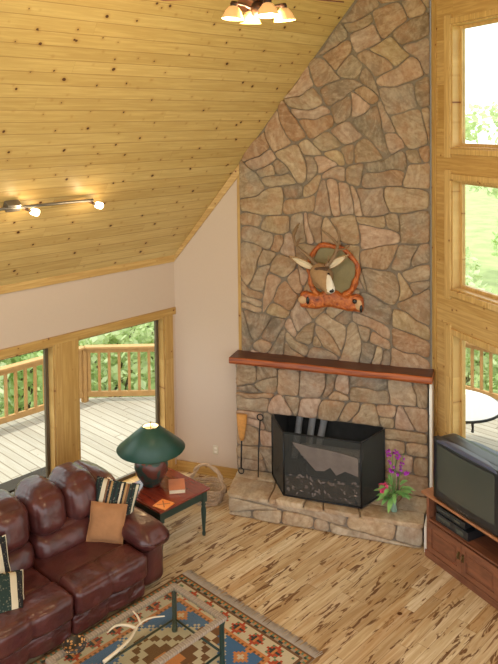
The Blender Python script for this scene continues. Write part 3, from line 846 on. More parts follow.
o = antler([([(-.04, -.22, .10), (.06, -.20, .22), (.11, -.20, .36), (.13, -.22, .48), (.10, -.26, .60)], .030, .009),
            ([(.11, -.20, .36), (.05, -.24, .45), (-.03, -.27, .52), (-.08, -.3, .58)], .022, .008), ([(.09, -.20, .30), (.20, -.24, .33), (.27, -.26, .38)], .017, .006),
            ([(.0, -.21, .15), (.01, -.27, .20), (.02, -.29, .25)], .011, .004)]).build('antler', M['antler'], hd)

# ------------------------------------------------------------------ FLOWERS on the hearth
fpnt = bpt(2.95, .66, .273)
v = empty('glass_vase', fpnt); tag(v, 'small clear glass vase of flowers on right end of the hearth', 'vase')
m = MB(); m.lathe([(.030, 0), (.036, .01), (.030, .05), (.026, .09), (.034, .13), (.030, .125), (.022, .09), (.025, .05), (.028, .015), (0, .012)], 20, caps=False); m.build('body', M['vase'], v)
fb = empty('flower_bouquet', fpnt + Vector((0, 0, .02))); tag(fb, 'leafy bouquet with purple blossom spray and one pink bloom in vase', 'bouquet')
ex = BD; rr = random.Random(21)
m = MB()
def leaf(mb, base, dirv, L, w, droop=.4):
    dirv = Vector(dirv).normalized(); side = dirv.cross(Vector((0, 0, 1)))
    side = side.normalized() if side.length > .05 else Vector((1, 0, 0))
    vs = []; n_ = 6
    for i in range(n_ + 1):
        t = i / n_; c = Vector(base) + dirv * L * t + Vector((0, 0, -droop * L * t * t)); ww = w * sin(pi * (.06 + .94 * t)) ** .8
        vs += [c - side * ww + Vector((0, 0, .25 * ww)), c, c + side * ww + Vector((0, 0, .25 * ww))]
    fs = []
    for i in range(n_): fs += [(3 * i, 3 * i + 1, 3 * i + 4, 3 * i + 3), (3 * i + 1, 3 * i + 2, 3 * i + 5, 3 * i + 4)]
    mb.add(vs, fs, 0, True)
tips = []
for i in range(42):
    a = rr.uniform(0, 2 * pi); rad_ = rr.uniform(.02, .11); z = .12 + rr.uniform(0, .16)
    leaf(m, (rad_ * cos(a), rad_ * sin(a), z), (cos(a), sin(a), rr.uniform(-.1, .7)), rr.uniform(.11, .17), rr.uniform(.022, .034), rr.uniform(.2, .6))
m.build('leaves', M['leafgreen'], fb)
m = MB()
for i in range(9):
    a = rr.uniform(0, 2 * pi); m.tube([(0, 0, 0), (.02 * cos(a), .02 * sin(a), .12), (.09 * cos(a), .09 * sin(a), .25)], .004, 5)
sp = []
for i in range(4):
    tip = BD * rr.uniform(-.06, .14) + Vector((0, 0, rr.uniform(.50, .66))); m.tube([(0, 0, .1), tip * .55, tip], .004, 5); sp.append(tip)
m.build('stems', M['stem'], fb)
def blossom(mb, c, r, rr):
    for k_ in range(5):
        a = 2 * pi * k_ / 5 + rr.uniform(0, 1); d_ = Vector((cos(a), -.5 + rr.uniform(-.3, .3), sin(a)))
        leaf(mb, c, d_, r, r * .45, .1)
m = MB()
for i in range(22):
    u = rr.random(); c = BD * (.20 * (rr.random() - .35) + .02) + BN * rr.uniform(-.05, .04) + Vector((0, 0, .40 + .27 * u)); c += BD * (-.06 * (u - .4))
    blossom(m, c, rr.uniform(.022, .034), rr)
m.build('purple_blossoms', M['purple'], fb)
m = MB()
for i in range(9): blossom(m, BD * (-.10 + rr.uniform(-.03, .03)) - BN * .05 + Vector((0, 0, .24 + rr.uniform(-.05, .06))), .045, rr)
m.build('pink_bloom', M['pink'], fb)

# ------------------------------------------------------------------ TELEVISION STAND, TELEVISION, PLAYERS
TVA = radians(-18.0); TVO = Vector((-3.965, 6.74, 0))
ts = empty('television_stand', TVO, TVA); tag(ts, 'reddish oak television stand with open shelf and two cabinet doors', 'tv stand')
W_, Dp, Ht = 1.04, .46, .69
m = MB(); m.box((-.05, -.03, Ht - .028), (W_ + .03, Dp + .01, Ht)); m.build('top', M['oaktop'], ts, bevel=.006)
m = MB(); m.box((0, 0, .0), (.035, Dp, Ht - .028)); m.box((W_ - .035, 0, 0), (W_, Dp, Ht - .028))
m.box((.035, .004, .40), (W_ - .035, Dp, .422)); m.box((.035, Dp - .012, .09), (W_ - .035, Dp, Ht - .028)); m.box((.035, .01, .06), (W_ - .035, Dp, .085))
m.build('carcass', M['oakred'], ts, bevel=.003)
m = MB(); m.box((-.012, -.014, 0), (W_ + .012, .0, .075)); m.build('plinth', M['oakred'], ts, bevel=.004)
for i, (a, b_) in enumerate(((.037, W_ / 2 - .002), (W_ / 2 + .002, W_ - .037))):
    m = MB(); q = .055
    m.box((a, -.016, .083), (a + q, .003, .398)); m.box((b_ - q, -.016, .083), (b_, .003, .398)); m.box((a + q, -.016, .083), (b_ - q, .003, .083 + q)); m.box((a + q, -.016, .398 - q), (b_ - q, .003, .398))
    m.box((a + q, -.006, .083 + q), (b_ - q, .003, .398 - q)); m.box((a + q + .03, -.013, .083 + q + .03), (b_ - q - .03, -.005, .398 - q - .03))
    dr = m.build('door', M['oakred'], ts, bevel=.003)
    hxx = b_ - .028 if i == 0 else a + .028
    m = MB(); m.box((hxx - .012, -.021, .225), (hxx + .012, -.0165, .305)); m.tube([(hxx, -.018, .295), (hxx, -.040, .285), (hxx, -.045, .262), (hxx, -.036, .238)], .006, 8); m.build('handle', M['brass'], dr)
# players on the shelf
def player(name, lab, x0, x1, z0, z1, y0):
    e_ = empty(name, TVO, TVA); tag(e_, lab, 'player', 'video players in the television stand')
    m = MB(); m.box((x0, y0, z0), (x1, y0 + .30, z1)); m.build('case', M['plastic'], e_, bevel=.004)
    m = MB(); m.box((x0 + .04, y0 - .003, z0 + (z1 - z0) * .45), (x0 + .22, y0 + .002, z1 - .015)); m.box((x1 - .16, y0 - .003, z0 + .02), (x1 - .06, y0 + .002, z1 - .02)); m.build('front_display', M['screen'], e_)
    for k_ in range(5):
        m = MB(); m.ball((x0 + .06 + k_ * .03, y0 - .002, z0 + .018), (.006, .004, .004), n=8); m.build('button', M['nickel'], e_)
player('video_player', 'wide black video player lowest on the open shelf under the television', .10, .56, .4225, .51, .035)
player('disc_player', 'slim black disc player stacked on top of the wider black player', .08, .50, .5105, .575, .055)
# the television
tv = empty('television', TVO + Vector((0, 0, Ht + .001)), TVA); tag(tv, 'bulky black tube television with slate blue top on oak stand', 'television')
x0, x1, zb, ztp = .125, 1.035, .012, .66
m = MB()
def shell(p, u):
    t = (p.y - .03) / .45
    if u.y > .1:
        f = 1 - .30 * max(0, t) ** 1.3; p.x = .58 + (p.x - .58) * f; p.z = zb + (p.z - zb) * (1 - .22 * max(0, t) ** 1.5)
    return p
m.cushion((x0, .015, zb), (x1, .455, ztp - .02), r=.045, n=12, fn=shell); m.build('housing', M['plastic'], tv)
m = MB()
def crown(p, u):
    t = max(0, (p.y + .01) / .40); f = 1 - .22 * t; p.x = .58 + (p.x - .58) * f
    p.z -= .075 * t + .035 * abs(u.x) ** 3
    p.y -= .035 * (1 - u.x ** 2) * (u.y < 0)
    return p
m.cushion((x0 + .01, -.012, ztp - .045), (x1 - .01, .40, ztp), r=.03, n=12, fn=crown); m.build('top_cover', M['tvtop'], tv)
m = MB()
nx, nz = 20, 14
def bow(x, z, k_): return -.012 - k_ * (1 - ((x - .58) / .46) ** 2) * (1 - .5 * ((z - .31) / .3) ** 2)
def grid(mb, xa, xb, za, zb_, k_, off):
    vs = [(xa + (xb - xa) * i / nx, bow(xa + (xb - xa) * i / nx, za + (zb_ - za) * j / nz, k_) + off, za + (zb_ - za) * j / nz) for j in range(nz + 1) for i in range(nx + 1)]
    return vs, [(j * (nx + 1) + i, j * (nx + 1) + i + 1, (j + 1) * (nx + 1) + i + 1, (j + 1) * (nx + 1) + i) for j in range(nz) for i in range(nx)]
vs, fs = grid(m, x0, x1, zb, ztp - .02, .035, 0)
m.add(vs, fs, 0, True)
NN = len(vs); bd_ = [i for i in range(nx + 1)] + [j * (nx + 1) + nx for j in range(1, nz + 1)] + [nz * (nx + 1) + i for i in range(nx - 1, -1, -1)] + [j * (nx + 1) for j in range(nz - 1, 0, -1)]
ring_v = [vs[i] for i in bd_] + [(vs[i][0], .05, vs[i][2]) for i in bd_]; L_ = len(bd_)
m.add(ring_v, [(i, (i + 1) % L_, L_ + (i + 1) % L_, L_ + i) for i in range(L_)])
m.build('bezel', M['plastic'], tv, weld=True)
m = MB(); vs, fs = grid(m, x0 + .07, x1 - .07, zb + .10, ztp - .075, .040, -.003); m.add(vs, fs, 0, True)
o = m.build('screen', M['screen'], tv)
for k_ in range(4):
    m = MB(); m.ball((.50 + .04 * k_, bow(.5, .05, .035) - .003, zb + .035), (.009, .005, .006), n=8); m.build('button', M['nickel'], tv)
for a in (.28, .88):
    for q in (.07, .34):
        m = MB(); m.box((a - .03, q - .02, 0), (a + .03, q + .02, .03)); m.build('foot', M['plastic'], tv)

# ------------------------------------------------------------------ SOFA
so = empty('sofa', (-6.25, 3.03, 0)); tag(so, 'maroon leather reclining sofa with puffy cushions under left windows', 'sofa')
OFF = Vector((6.25, -3.03, 0)); TS = Matrix.Translation(OFF)
def scushion(name, a, b, r, bulge, n=12, fn=None, mat='leather', parent=so):
    m = MB(); m.cushion(a, b, r, bulge, n, M=TS, fn=fn); return m.build(name, M[mat], parent)
Y0, Y1 = 1.78, 4.27                 # inner faces of the arms
def wr(amp, fr_=9):
    def f(p, u):
        w = mnoise.noise(p * fr_) * amp + mnoise.noise(p * fr_ * 2.7) * amp * .4
        return p + Vector((w, w * .3, w))
    return f
scushion('base', (-6.86, 1.50, .05), (-5.72, 4.55, .30), .03, (0, 0, 0), 6, mat='leather_dark')
for (a, b) in ((3.455, 4.27), (2.64, 3.455), (1.80, 2.64)):
    mid = (a + b) / 2
    scushion('seat_cushion', (-6.40, a + .004, .26), (-5.80, b - .004, .448), .06, (0, 0, .022), 18, fn=wr(.006))
    def seam(amp, fr_, ymid=mid):
        g = wr(amp, fr_)
        def f(p, u):
            p = g(p, u); q = math.exp(-((p.y - ymid) / .016) ** 2); w = math.exp(-((p.y - ymid) / .10) ** 2)
            if u.x > .0: p.x -= (.022 * q + .022 * w) * min(1, u.x * 2)
            if u.z > .0: p.z -= (.016 * q + .012 * w) * min(1, u.z * 2)
            return p
        return f
    scushion('front_roll', (-5.865, a + .004, .235), (-5.505, b - .004, .478), .065, (.018, 0, .014), 40, fn=seam(.007, 9))
    scushion('footrest_panel', (-5.80, a + .006, .045), (-5.565, b - .006, .245), .035, (.012, 0, 0), 40, fn=seam(.013, 15))
def backlean(z0, k):
    def f(p, u):
        p = wr(.006, 7)(p, u); p.x -= (p.z - z0) * k; return p
    return f
for (a, b) in ((3.49, 4.27), (2.66, 3.49), (1.80, 2.66)):
    scushion('lumbar_cushion', (-6.50, a + .004, .40), (-6.16, b - .004, .67), .11, (.035, 0, .01), 20, fn=backlean(.4, .30))
    mid = (a + b) / 2
    for (c_, d_) in ((a + .002, mid + .004), (mid - .004, b - .002)):
        scushion('headrest', (-6.68, c_, .60), (-6.16, d_, 1.02), .15, (.03, .0, .035), 22, fn=backlean(.4, .22))
scushion('back_frame', (-6.95, 1.56, .10), (-6.52, 4.50, .86), .10, (0, 0, 0), 10)
def arm(y0, y1, sgn):
    def droop(p, u):
        p = wr(.008)(p, u)
        p.z -= .05 * max(0, (p.x + 5.9) / .4) ** 2 * (u.z > 0)
        return p
    o = scushion('arm', (-6.62, y0 + .02, .04), (-5.62, y1 - .03, .56), .09, (.02, .015, 0), fn=droop)
    scushion('arm_pad', (-6.42, y0 - .02, .43), (-5.535, y1 - .01, .635), .10, (.02, .012, .025), 14, fn=droop, parent=o)
arm(4.26, 4.60, 1); arm(1.46, 1.80, -1)
def wing(p, u):
    p = wr(.008)(p, u); p.z -= .16 * max(0, (p.y - 4.30) / .3) + .22 * max(0, (p.x + 6.62) / .36) ** 2 * (u.z > 0); return p
scushion('back_wing', (-6.95, 4.25, .10), (-6.28, 4.64, .97), .14, (0, .02, .02), 12, fn=wing)

# pillows on the sofa
def pillow(name, size, th, mats, loc, rot, lab, fringe=None):
    e_ = empty(name, loc); e_.rotation_euler = rot; tag(e_, lab, 'pillow')
    n_ = 16; vs = []; fs = []; h = size / 2
    for sgn in (1, -1):
        for j in range(n_ + 1):
            for i in range(n_ + 1):
                u = 2 * i / n_ - 1; v_ = 2 * j / n_ - 1
                pinch = 1 - .07 * (1 - abs(u)) * 1.0 * (abs(v_) ** 4) ; pv = 1 - .07 * (1 - abs(v_)) * (abs(u) ** 4)
                y = sgn * th * ((1 - u ** 4) * (1 - v_ ** 4)) ** .6 + mnoise.noise(Vector((u * 3, v_ * 3, sgn))) * .006
                vs.append((u * h * pv, y, v_ * h * pinch))
    K_ = (n_ + 1) ** 2
    for s_ in range(2):
        for j in range(n_):
            for i in range(n_):
                a = s_ * K_ + j * (n_ + 1) + i; fs.append((a, a + 1, a + n_ + 2, a + n_ + 1))
    m = MB(); m.add(vs, fs, 0, True); m.build('cover', mats[0], e_, weld=True)
    m = MB(); c_ = [(sx, sz) for sx, sz in ((-1, -1), (1, -1), (1, 1), (-1, 1))]
    edge = []
    for q in range(4):
        for t in range(8):
            a, b = c_[q], c_[(q + 1) % 4]; u = a[0] + (b[0] - a[0]) * t / 8; v_ = a[1] + (b[1] - a[1]) * t / 8
            edge.append((u * h * (1 - .07 * (1 - abs(v_)) * (abs(u) ** 4)), 0, v_ * h * (1 - .07 * (1 - abs(u)) * (abs(v_) ** 4))))
    m.tube(edge, .007, 6, closed=True); m.build('piping', mats[1], e_)
    return e_
pillow('throw_pillow', .44, .07, (M['blanket'], M['blanket2']), (-6.125, 4.30, .735), (radians(-22), radians(12), radians(45)), 'striped woven pillow behind tan pillow at right end of sofa')
pillow('throw_pillow', .36, .06, (M['suede'], M['suede']), (-6.04, 4.155, .628), (radians(-20), radians(5), radians(42)), 'tan suede pillow leaning on a striped pillow at right of sofa')
pillow('throw_pillow', .44, .07, (M['blanket2'], M['blanket']), (-6.12, 2.93, .66), (radians(-20), radians(0), radians(88)), 'dark green striped pillow standing against sofa back at left edge')
pillow('throw_pillow', .42, .07, (M['blanket2'], M['blanket']), (-5.88, 2.93, .53), (radians(-58), radians(8), radians(70)), 'green and black pillow lying forward on the seat at left edge')

# ------------------------------------------------------------------ END TABLE with lamp, book, tile
et = empty('end_table', (-6.29, 5.10, 0)); tag(et, 'square cherry topped end table with dark green turned legs', 'end table')
hx_, hy_, TZ = .36, .36, .54
m = MB(); m.box((-hx_, -hy_, TZ - .028), (hx_, hy_, TZ)); m.build('tabletop', M['cherry'], et, bevel=.008)
m = MB(); q = .035
m.box((-hx_ + q, -hy_ + q, TZ - .125), (hx_ - q, -hy_ + q + .02, TZ - .028)); m.box((-hx_ + q, hy_ - q - .02, TZ - .125), (hx_ - q, hy_ - q, TZ - .028))
m.box((-hx_ + q, -hy_ + q, TZ - .125), (-hx_ + q + .02, hy_ - q, TZ - .028)); m.box((hx_ - q - .02, -hy_ + q, TZ - .125), (hx_ - q, hy_ - q, TZ - .028)); m.build('apron', M['greenpaint'], et)
for sx in (-1, 1):
    for sy in (-1, 1):
        m = MB(); T = Matrix.Translation((sx * (hx_ - .055), sy * (hy_ - .055), 0))
        m.lathe([(.018, 0), (.022, .02), (.015, .05), (.020, .12), (.028, .24), (.030, .30), (.020, .335), (.030, .35), (.018, .37), (.026, .385)], 14, M=T)
        m.box((-.028, -.028, .385), (.028, .028, TZ - .028), M=T); m.build('leg', M['greenpaint'], et)
lp = Vector((-6.47, 5.06, TZ + .0005))
la = empty('table_lamp', lp); tag(la, 'table lamp with wide dark green cone shade on painted pottery base', 'lamp')
m = MB(); m.lathe([(.085, 0), (.10, .012), (.10, .03), (.125, .06), (.175, .14), (.192, .21), (.182, .28), (.13, .34), (.07, .365), (.05, .375)], 28); m.build('base', M['pottery'], la)
m = MB(); m.lathe([(.012, .37), (.012, .47)], 12); m.lathe([(.022, .46), (.024, .52), (.018, .54)], 12); m.build('socket', M['brass'], la)
m = MB(); m.lathe([(.375, .405), (.385, .418), (.095, .665), (.088, .668)], 40, caps=False); m.build('lamp_shade', M['shade'], la)
m = MB(); m.lathe([(.373, .407), (.086, .662)], 40, caps=False); m.build('shade_lining', M['shade_in'], la)
m = MB()
for k_ in range(3): m.tube([(0, 0, .648), (.088 * cos(k_ * 2.09), .088 * sin(k_ * 2.09), .652)], .003, 5)
m.tube([(0, 0, .54), (0, 0, .70)], .004, 6); m.ball((0, 0, .705), .010); m.build('harp_and_finial', M['brass'], la)
m = MB(); m.ball((0, 0, .575), (.032, .032, .045)); m.build('bulb', M['page'], la)
bk = empty('book', (-6.185, 5.19, TZ + .0005), radians(-38)); tag(bk, 'thick terracotta book lying near the right corner of the end table', 'book')
m = MB(); m.box((-.125, -.09, 0), (.125, .09, .005)); m.box((-.125, -.09, .043), (.125, .09, .048)); m.box((-.125, .086, .005), (.125, .09, .043)); m.build('cover', M['bookcover'], bk)
m = MB(); m.box((-.120, -.085, .005), (.120, .0855, .043)); m.build('pages', M['page'], bk)
tl_ = empty('coaster', (-6.015, 4.86, TZ + .0005), radians(12)); tag(tl_, 'square orange tile coaster with cross pattern on end table near sofa arm', 'coaster')
m = MB(); m.cushion((-.085, -.085, 0), (.085, .085, .012), .005, n=6); m.build('tile', M['tile'], tl_)
m = MB()
for a in (pi / 4, -pi / 4):
    T = Matrix.Rotation(a, 4, 'Z'); m.box((-.07, -.006, .0118), (.07, .006, .0130), M=T)
m.build('cross_marks', M['tilemark'], tl_)

# ------------------------------------------------------------------ twig basket
ba = empty('twig_basket', (-6.50, 5.93, 0), radians(25)); tag(ba, 'rustic grapevine twig basket with tall hoop handle on floor beside hearth', 'basket')
rr = random.Random(9); m = MB()
for i in range(9):
    z = .02 + i * .022; R_ = .155 + .055 * (i / 8) ; n_ = 28
    m.tube([(R_ * 1.12 * cos(2 * pi * k_ / n_) + rr.uniform(-.008, .008), R_ * .85 * sin(2 * pi * k_ / n_) + rr.uniform(-.008, .008), z + rr.uniform(-.012, .012)) for k_ in range(n_)], .011, 6, closed=True)
for k_ in range(16):
    a = 2 * pi * k_ / 16; m.tube([(.155 * 1.12 * cos(a), .155 * .85 * sin(a), .01), (.215 * 1.12 * cos(a), .215 * .85 * sin(a), .215)], .008, 5)
m.lathe([(0, .01), (.16, .012), (.16, .02)], 20); m.build('woven_body', M['twig'], ba)
m = MB()
for ph in (0, .8, 1.7, 2.6):
    n_ = 26; m.tube([(.235 * cos(pi * k_ / n_) * (1 - .15 * sin(pi * k_ / n_)) + .014 * sin(k_ * .9 + ph), .015 * cos(k_ * .9 + ph), .15 + .30 * sin(pi * k_ / n_) + .012 * cos(k_ * .7 + ph)) for k_ in range(n_ + 1)], .014, 6)
m.build('handle', M['twig'], ba)
# wall outlet
ou = empty('wall_outlet', bpt(.555, .0, .345), D); tag(ou, 'ivory electrical outlet low on the cream wall left of fireplace', 'outlet')
m = MB(); m.cushion((-.038, -.006, -.06), (.038, .002, .06), .004, n=5); m.build('cover_plate', M['outlet'], ou)
m = MB()
for z in (-.024, .024): m.box((-.016, -.008, z - .014), (.016, -.004, z + .014))
m.build('sockets', M['white'], ou)

# ------------------------------------------------------------------ RUG
RX0, RX1, RY1, RY0 = -5.62, -3.885, 4.77, 2.15
cw = .0245
nxr = int(round((RX1 - RX0) / cw)); nyr = int(round((RY1 - RY0) / cw))
C_ = dict(cream=(.60, .50, .34), red=(.45, .085, .04), blue=(.075, .16, .30), brown=(.19, .095, .045), orange=(.58, .23, .08), dark=(.05, .06, .05), green=(.16, .22, .12), taupe=(.36, .28, .20))
def rug_col(i, j):
    e = min(i, nxr - 1 - i); f = min(j, nyr - 1 - j); b = min(e, f)
    along = j if e <= f else i
    if b == 0: return 'brown'
    if b == 1: return 'orange' if along % 2 else 'green'
    if b == 2: return 'dark' if along % 4 < 2 else 'taupe'
    if b == 3: return 'brown'
    if b < 11:
        k_ = b - 4; c = along % 9; d_ = abs(k_ - 3) + abs(c - 4)
        if d_ == 0: return 'orange'
        if d_ <= 1: return 'dark' if k_ == 3 else 'orange'
        if d_ <= 3: return 'red' if (k_ + c) % 2 == 0 else ('dark' if (c // 2) % 2 else 'red')
        if d_ == 4 and k_ in (1, 5): return 'green'
        return 'cream'
    if b == 11: return 'orange'
    if b == 12: return 'brown' if along % 2 else 'orange'
    # field
    cx = (nxr - 1) / 2; x = abs(i - cx); per = 44; jj = (nyr - 1 - j - 14) % per; y = abs(jj - per / 2)
    dd = max(0, x) + y
    step = (int(x) // 3) + (int(y) // 3)
    if step <= 1: return 'orange'
    if step <= 3: return 'brown'
    if step == 4: return 'cream'
    if step <= 5: return 'brown' if (int(x) + int(y)) % 5 else 'cream'
    if step == 6: return 'cream'
    if step == 7: return 'brown' if x < 6 else 'cream'
    if step == 8: return 'cream' if (int(x + y)) % 2 else 'blue'
    if abs(x - 16) + abs(y - 19) < 4: return 'cream' if abs(x - 16) + abs(y - 19) < 2 else 'orange'
    return 'blue'
vs = []; fs = []; cl = []
for j in range(nyr + 1):
    for i in range(nxr + 1): vs.append((RX0 + (RX1 - RX0) * i / nxr, RY0 + (RY1 - RY0) * j / nyr, .009))
for j in range(nyr):
    for i in range(nxr):
        a = j * (nxr + 1) + i; fs.append((a, a + 1, a + nxr + 2, a + nxr + 1)); cl.append(C_[rug_col(i, j)])
me = bpy.data.meshes.new('pile'); me.from_pydata(vs, [], fs)
at = me.color_attributes.new('Weave', 'FLOAT_COLOR', 'CORNER')
for p in me.polygons:
    for li in p.loop_indices: at.data[li].color = cl[p.index] + (1,)
t = NT('wool_rug'); an = t.n('ShaderNodeAttribute', attribute_name='Weave'); nz = t.noise(t.obj(), 120, 2); n2 = t.noise(t.obj(), 6, 2)
c = t.mix(t.math('MULTIPLY', nz, .5), an.outputs[0], t.mix(1.0, an.outputs[0], [.55, .5, .45], 'MULTIPLY')); t.bump(nz, .5, .006)
t.set(c, .95, 0, .1); me.materials.append(t.mat)
rug = empty('area_rug', ((RX0 + RX1) / 2, (RY0 + RY1) / 2, 0)); tag(rug, 'southwestern patterned wool rug with blue field and cream border on floor', 'rug')
po = bpy.data.objects.new('pile', me); link(po, rug); po.matrix_parent_inverse = rug.matrix_world.inverted(); po.location = (0, 0, 0)
po.matrix_parent_inverse = Matrix.Translation(-Vector(rug.location))
m = MB(); T = Matrix.Translation(-Vector(rug.location)); m.box((RX0, RY0, .001), (RX1, RY1, .0085), M=T); m.build('backing', plain('rug_backing', (.28, .2, .13), .95), rug)
rr = random.Random(2)
for (y, sg) in ((RY1, 1), (RY0, -1)):
    m = MB()
    for k_ in range(210):
        x = RX0 + (RX1 - RX0) * (k_ + .5) / 210; x2 = x + rr.uniform(-.015, .015)
        m.tube([(x, y - .005 * sg, .008), ((x + x2) / 2, y + .05 * sg, .007), (x2, y + rr.uniform(.085, .11) * sg, .004)], [.005, .0045, .003], 4, M=T)
    o = m.build('fringe', plain('grey_fringe', (.42, .34, .27), .95, var=.3, scale=20), rug); o['kind'] = 'stuff'

# ------------------------------------------------------------------ COFFEE TABLE
CX0, CX1, CY1, CY0, CZ = -5.06, -4.37, 4.20, 2.88, .43
ct = empty('coffee_table', ((CX0 + CX1) / 2, (CY0 + CY1) / 2, .010)); tag(ct, 'glass topped coffee table with carved rim and dark metal legs on the rug', 'coffee table')
T = Matrix.Translation((-(CX0 + CX1) / 2, -(CY0 + CY1) / 2, -.010))
M['carved'] = stripes('carved_taupe_rim', 1, [(.34, .26, .20), (.27, .20, .15), (.38, .30, .23), (.30, .23, .17)], .045)
M['carved_x'] = stripes('carved_taupe_rim_end', 0, [(.34, .26, .20), (.27, .20, .15), (.38, .30, .23), (.30, .23, .17)], .045)
rw = .058
for x in (CX0, CX1 - rw):
    m = MB(); m.box((x, CY0, CZ - .03), (x + rw, CY1, CZ), M=T); m.build('rim_rail', M['carved'], ct, bevel=.008)
for y in (CY0, CY1 - rw):
    m = MB(); m.box((CX0 + rw, y, CZ - .03), (CX1 - rw, y + rw, CZ), M=T); m.build('rim_end', M['carved_x'], ct, bevel=.008)
m = MB(); m.box((CX0 + rw - .005, CY0 + rw - .005, CZ - .006), (CX1 - rw + .005, CY1 - rw + .005, CZ - .001), M=T); m.build('glass_top', M['glass'], ct)
for x in (CX0 + .035, CX1 - .035):
    for y in (CY0 + .035, CY1 - .035):
        m = MB(); m.lathe([(.026, .010), (.028, .03), (.023, .05), (.023, .36), (.030, .385), (.024, CZ - .03)], 12, M=T @ Matrix.Translation((x, y, 0))); m.build('leg', M['greenpaint'], ct)
m = MB(); zz = .12
m.tube([(CX0 + .035, CY1 - .035, zz), (CX1 - .035, CY1 - .035, zz)], .010, 8, M=T); m.tube([(CX0 + .035, CY0 + .035, zz), (CX1 - .035, CY0 + .035, zz)], .010, 8, M=T)
m.tube([(CX0 + .035, CY1 - .035, zz), (CX0 + .035, CY0 + .035, zz)], .010, 8, M=T); m.tube([(CX1 - .035, CY1 - .035, zz), (CX1 - .035, CY0 + .035, zz)], .010, 8, M=T)
m.build('stretcher', M['greenpaint'], ct)
# shed antler lying on the glass
sa = antler([([(-.02, -.36, .02), (.0, -.20, .035), (-.02, -.05, .03), (-.08, .09, .02), (-.05, .20, .03), (.06, .27, .05)], .015, .005),
             ([(-.06, .06, .02), (-.14, .04, .03), (-.20, -.04, .05), (-.22, -.12, .03)], .015, .005), ([(-.07, .12, .02), (-.15, .16, .04), (-.20, .16, .06)], .013, .004)]
            ).build('shed_antler', M['palantler'], loc=(-4.72, 3.52, CZ - .0005), rz=radians(10))
tag(sa, 'pale shed deer antler lying on the glass coffee table', 'antler')
# spotted decorative dish at the lower left edge of the picture
M['spots'] = None
t = NT('orange_black_lattice'); vo = t.vor(t.obj(), 32); t.set(t.mix(t.fade(vo[0], .30, .42), [.60, .30, .10], [.02, .015, .012]), .4); M['spots'] = t.mat
dsh = empty('candle_dish', (-4.98, 3.10, CZ)); tag(dsh, 'small orange dish with black lattice pattern on the far rim of coffee table', 'dish')
m = MB(); m.lathe([(.0, .0), (.06, .0), (.085, .02), (.095, .05), (.088, .05), (.075, .022), (.0, .012)], 24, caps=False); m.build('bowl', M['spots'], dsh)

# ------------------------------------------------------------------ CEILING FAN with light kit
fx = Vector((-3.406, 3.642, 0)); FZ = 5.29
fan = empty('ceiling_fan', (fx.x, fx.y, FZ)); tag(fan, 'dark ceiling fan with cluster of lit amber glass shades at top of picture', 'ceiling fan')
ctop = rg - .13 * (fx.x - PK.x) - FZ
m = MB(); m.tube([(0, 0, .34), (0, 0, ctop - .02)], .014, 10); m.lathe([(.015, ctop - .10), (.07, ctop - .07), (.075, ctop + .01)], 20); m.build('downrod', M['bronze'], fan)
m = MB(); m.lathe([(.03, .12), (.07, .135), (.12, .18), (.145, .22), (.13, .29), (.09, .34), (.03, .37), (.02, .38)], 28); m.build('motor', M['bronze'], fan)
FB = wood('fan_blade', (.16, .045, .02), (.09, .025, .012), .4)
for i in range(5):
    a = radians(75.0) + 2 * pi * i / 5; T = Matrix.Rotation(a, 4, 'Z')
    m = MB(); L0, L1 = .22, .70; w0, w1 = .055, .072; zt_ = .170
    up_ = [(L0, -w0, zt_ - .010), (L1 - .03, -w1, zt_ - .014), (L1, -w1 * .5, zt_ - .008), (L1, w1 * .5, zt_ + .006), (L1 - .03, w1, zt_ + .012), (L0, w0, zt_ + .010)]
    m.add(up_ + [(x, y, z + .008) for x, y, z in up_], [(5, 4, 3, 2, 1, 0), (6, 7, 8, 9, 10, 11)] + [(k_, (k_ + 1) % 6, 6 + (k_ + 1) % 6, 6 + k_) for k_ in range(6)], M=T)
    bl = m.build('blade', FB, fan)
    m = MB(); m.tube([(.12, 0, .206), (.20, 0, .198), (.30, 0, .196)], .012, 8, M=T); m.build('blade_arm', M['bronze'], bl)
m = MB(); m.lathe([(.012, .02), (.045, .03), (.06, .07), (.05, .11), (.03, .125)], 20)
SR_ = .185
for i in range(4):
    a = radians(62) + pi / 2 * i
    m.tube([(.04 * cos(a), .04 * sin(a), .07), (.10 * cos(a), .10 * sin(a), .095), (SR_ * .9 * cos(a), SR_ * .9 * sin(a), .11), (SR_ * cos(a), SR_ * sin(a), .098)], .009, 8)
m.build('light_kit', M['bronze'], fan)
for i in range(4):
    a = radians(62) + pi / 2 * i; T = Matrix.Translation((SR_ * cos(a), SR_ * sin(a), 0)) @ Matrix.Rotation(radians(-6), 4, Vector((-sin(a), cos(a), 0)))
    m = MB(); m.lathe([(.076, .0), (.070, .012), (.056, .050), (.036, .078), (.020, .088)], 24, caps=False, M=T); sh = m.build('glass_shade', M['amber'], fan)
    m = MB(); m.lathe([(.0, .010), (.05, .007), (.072, .004)], 24, caps=False, M=T); m.build('lit_lens', M['amberlens'], sh)
    m = MB(); m.lathe([(.022, .080), (.028, .10), (.022, .118), (0, .12)], 14, caps=False, M=T); m.build('holder', M['bronze'], sh)

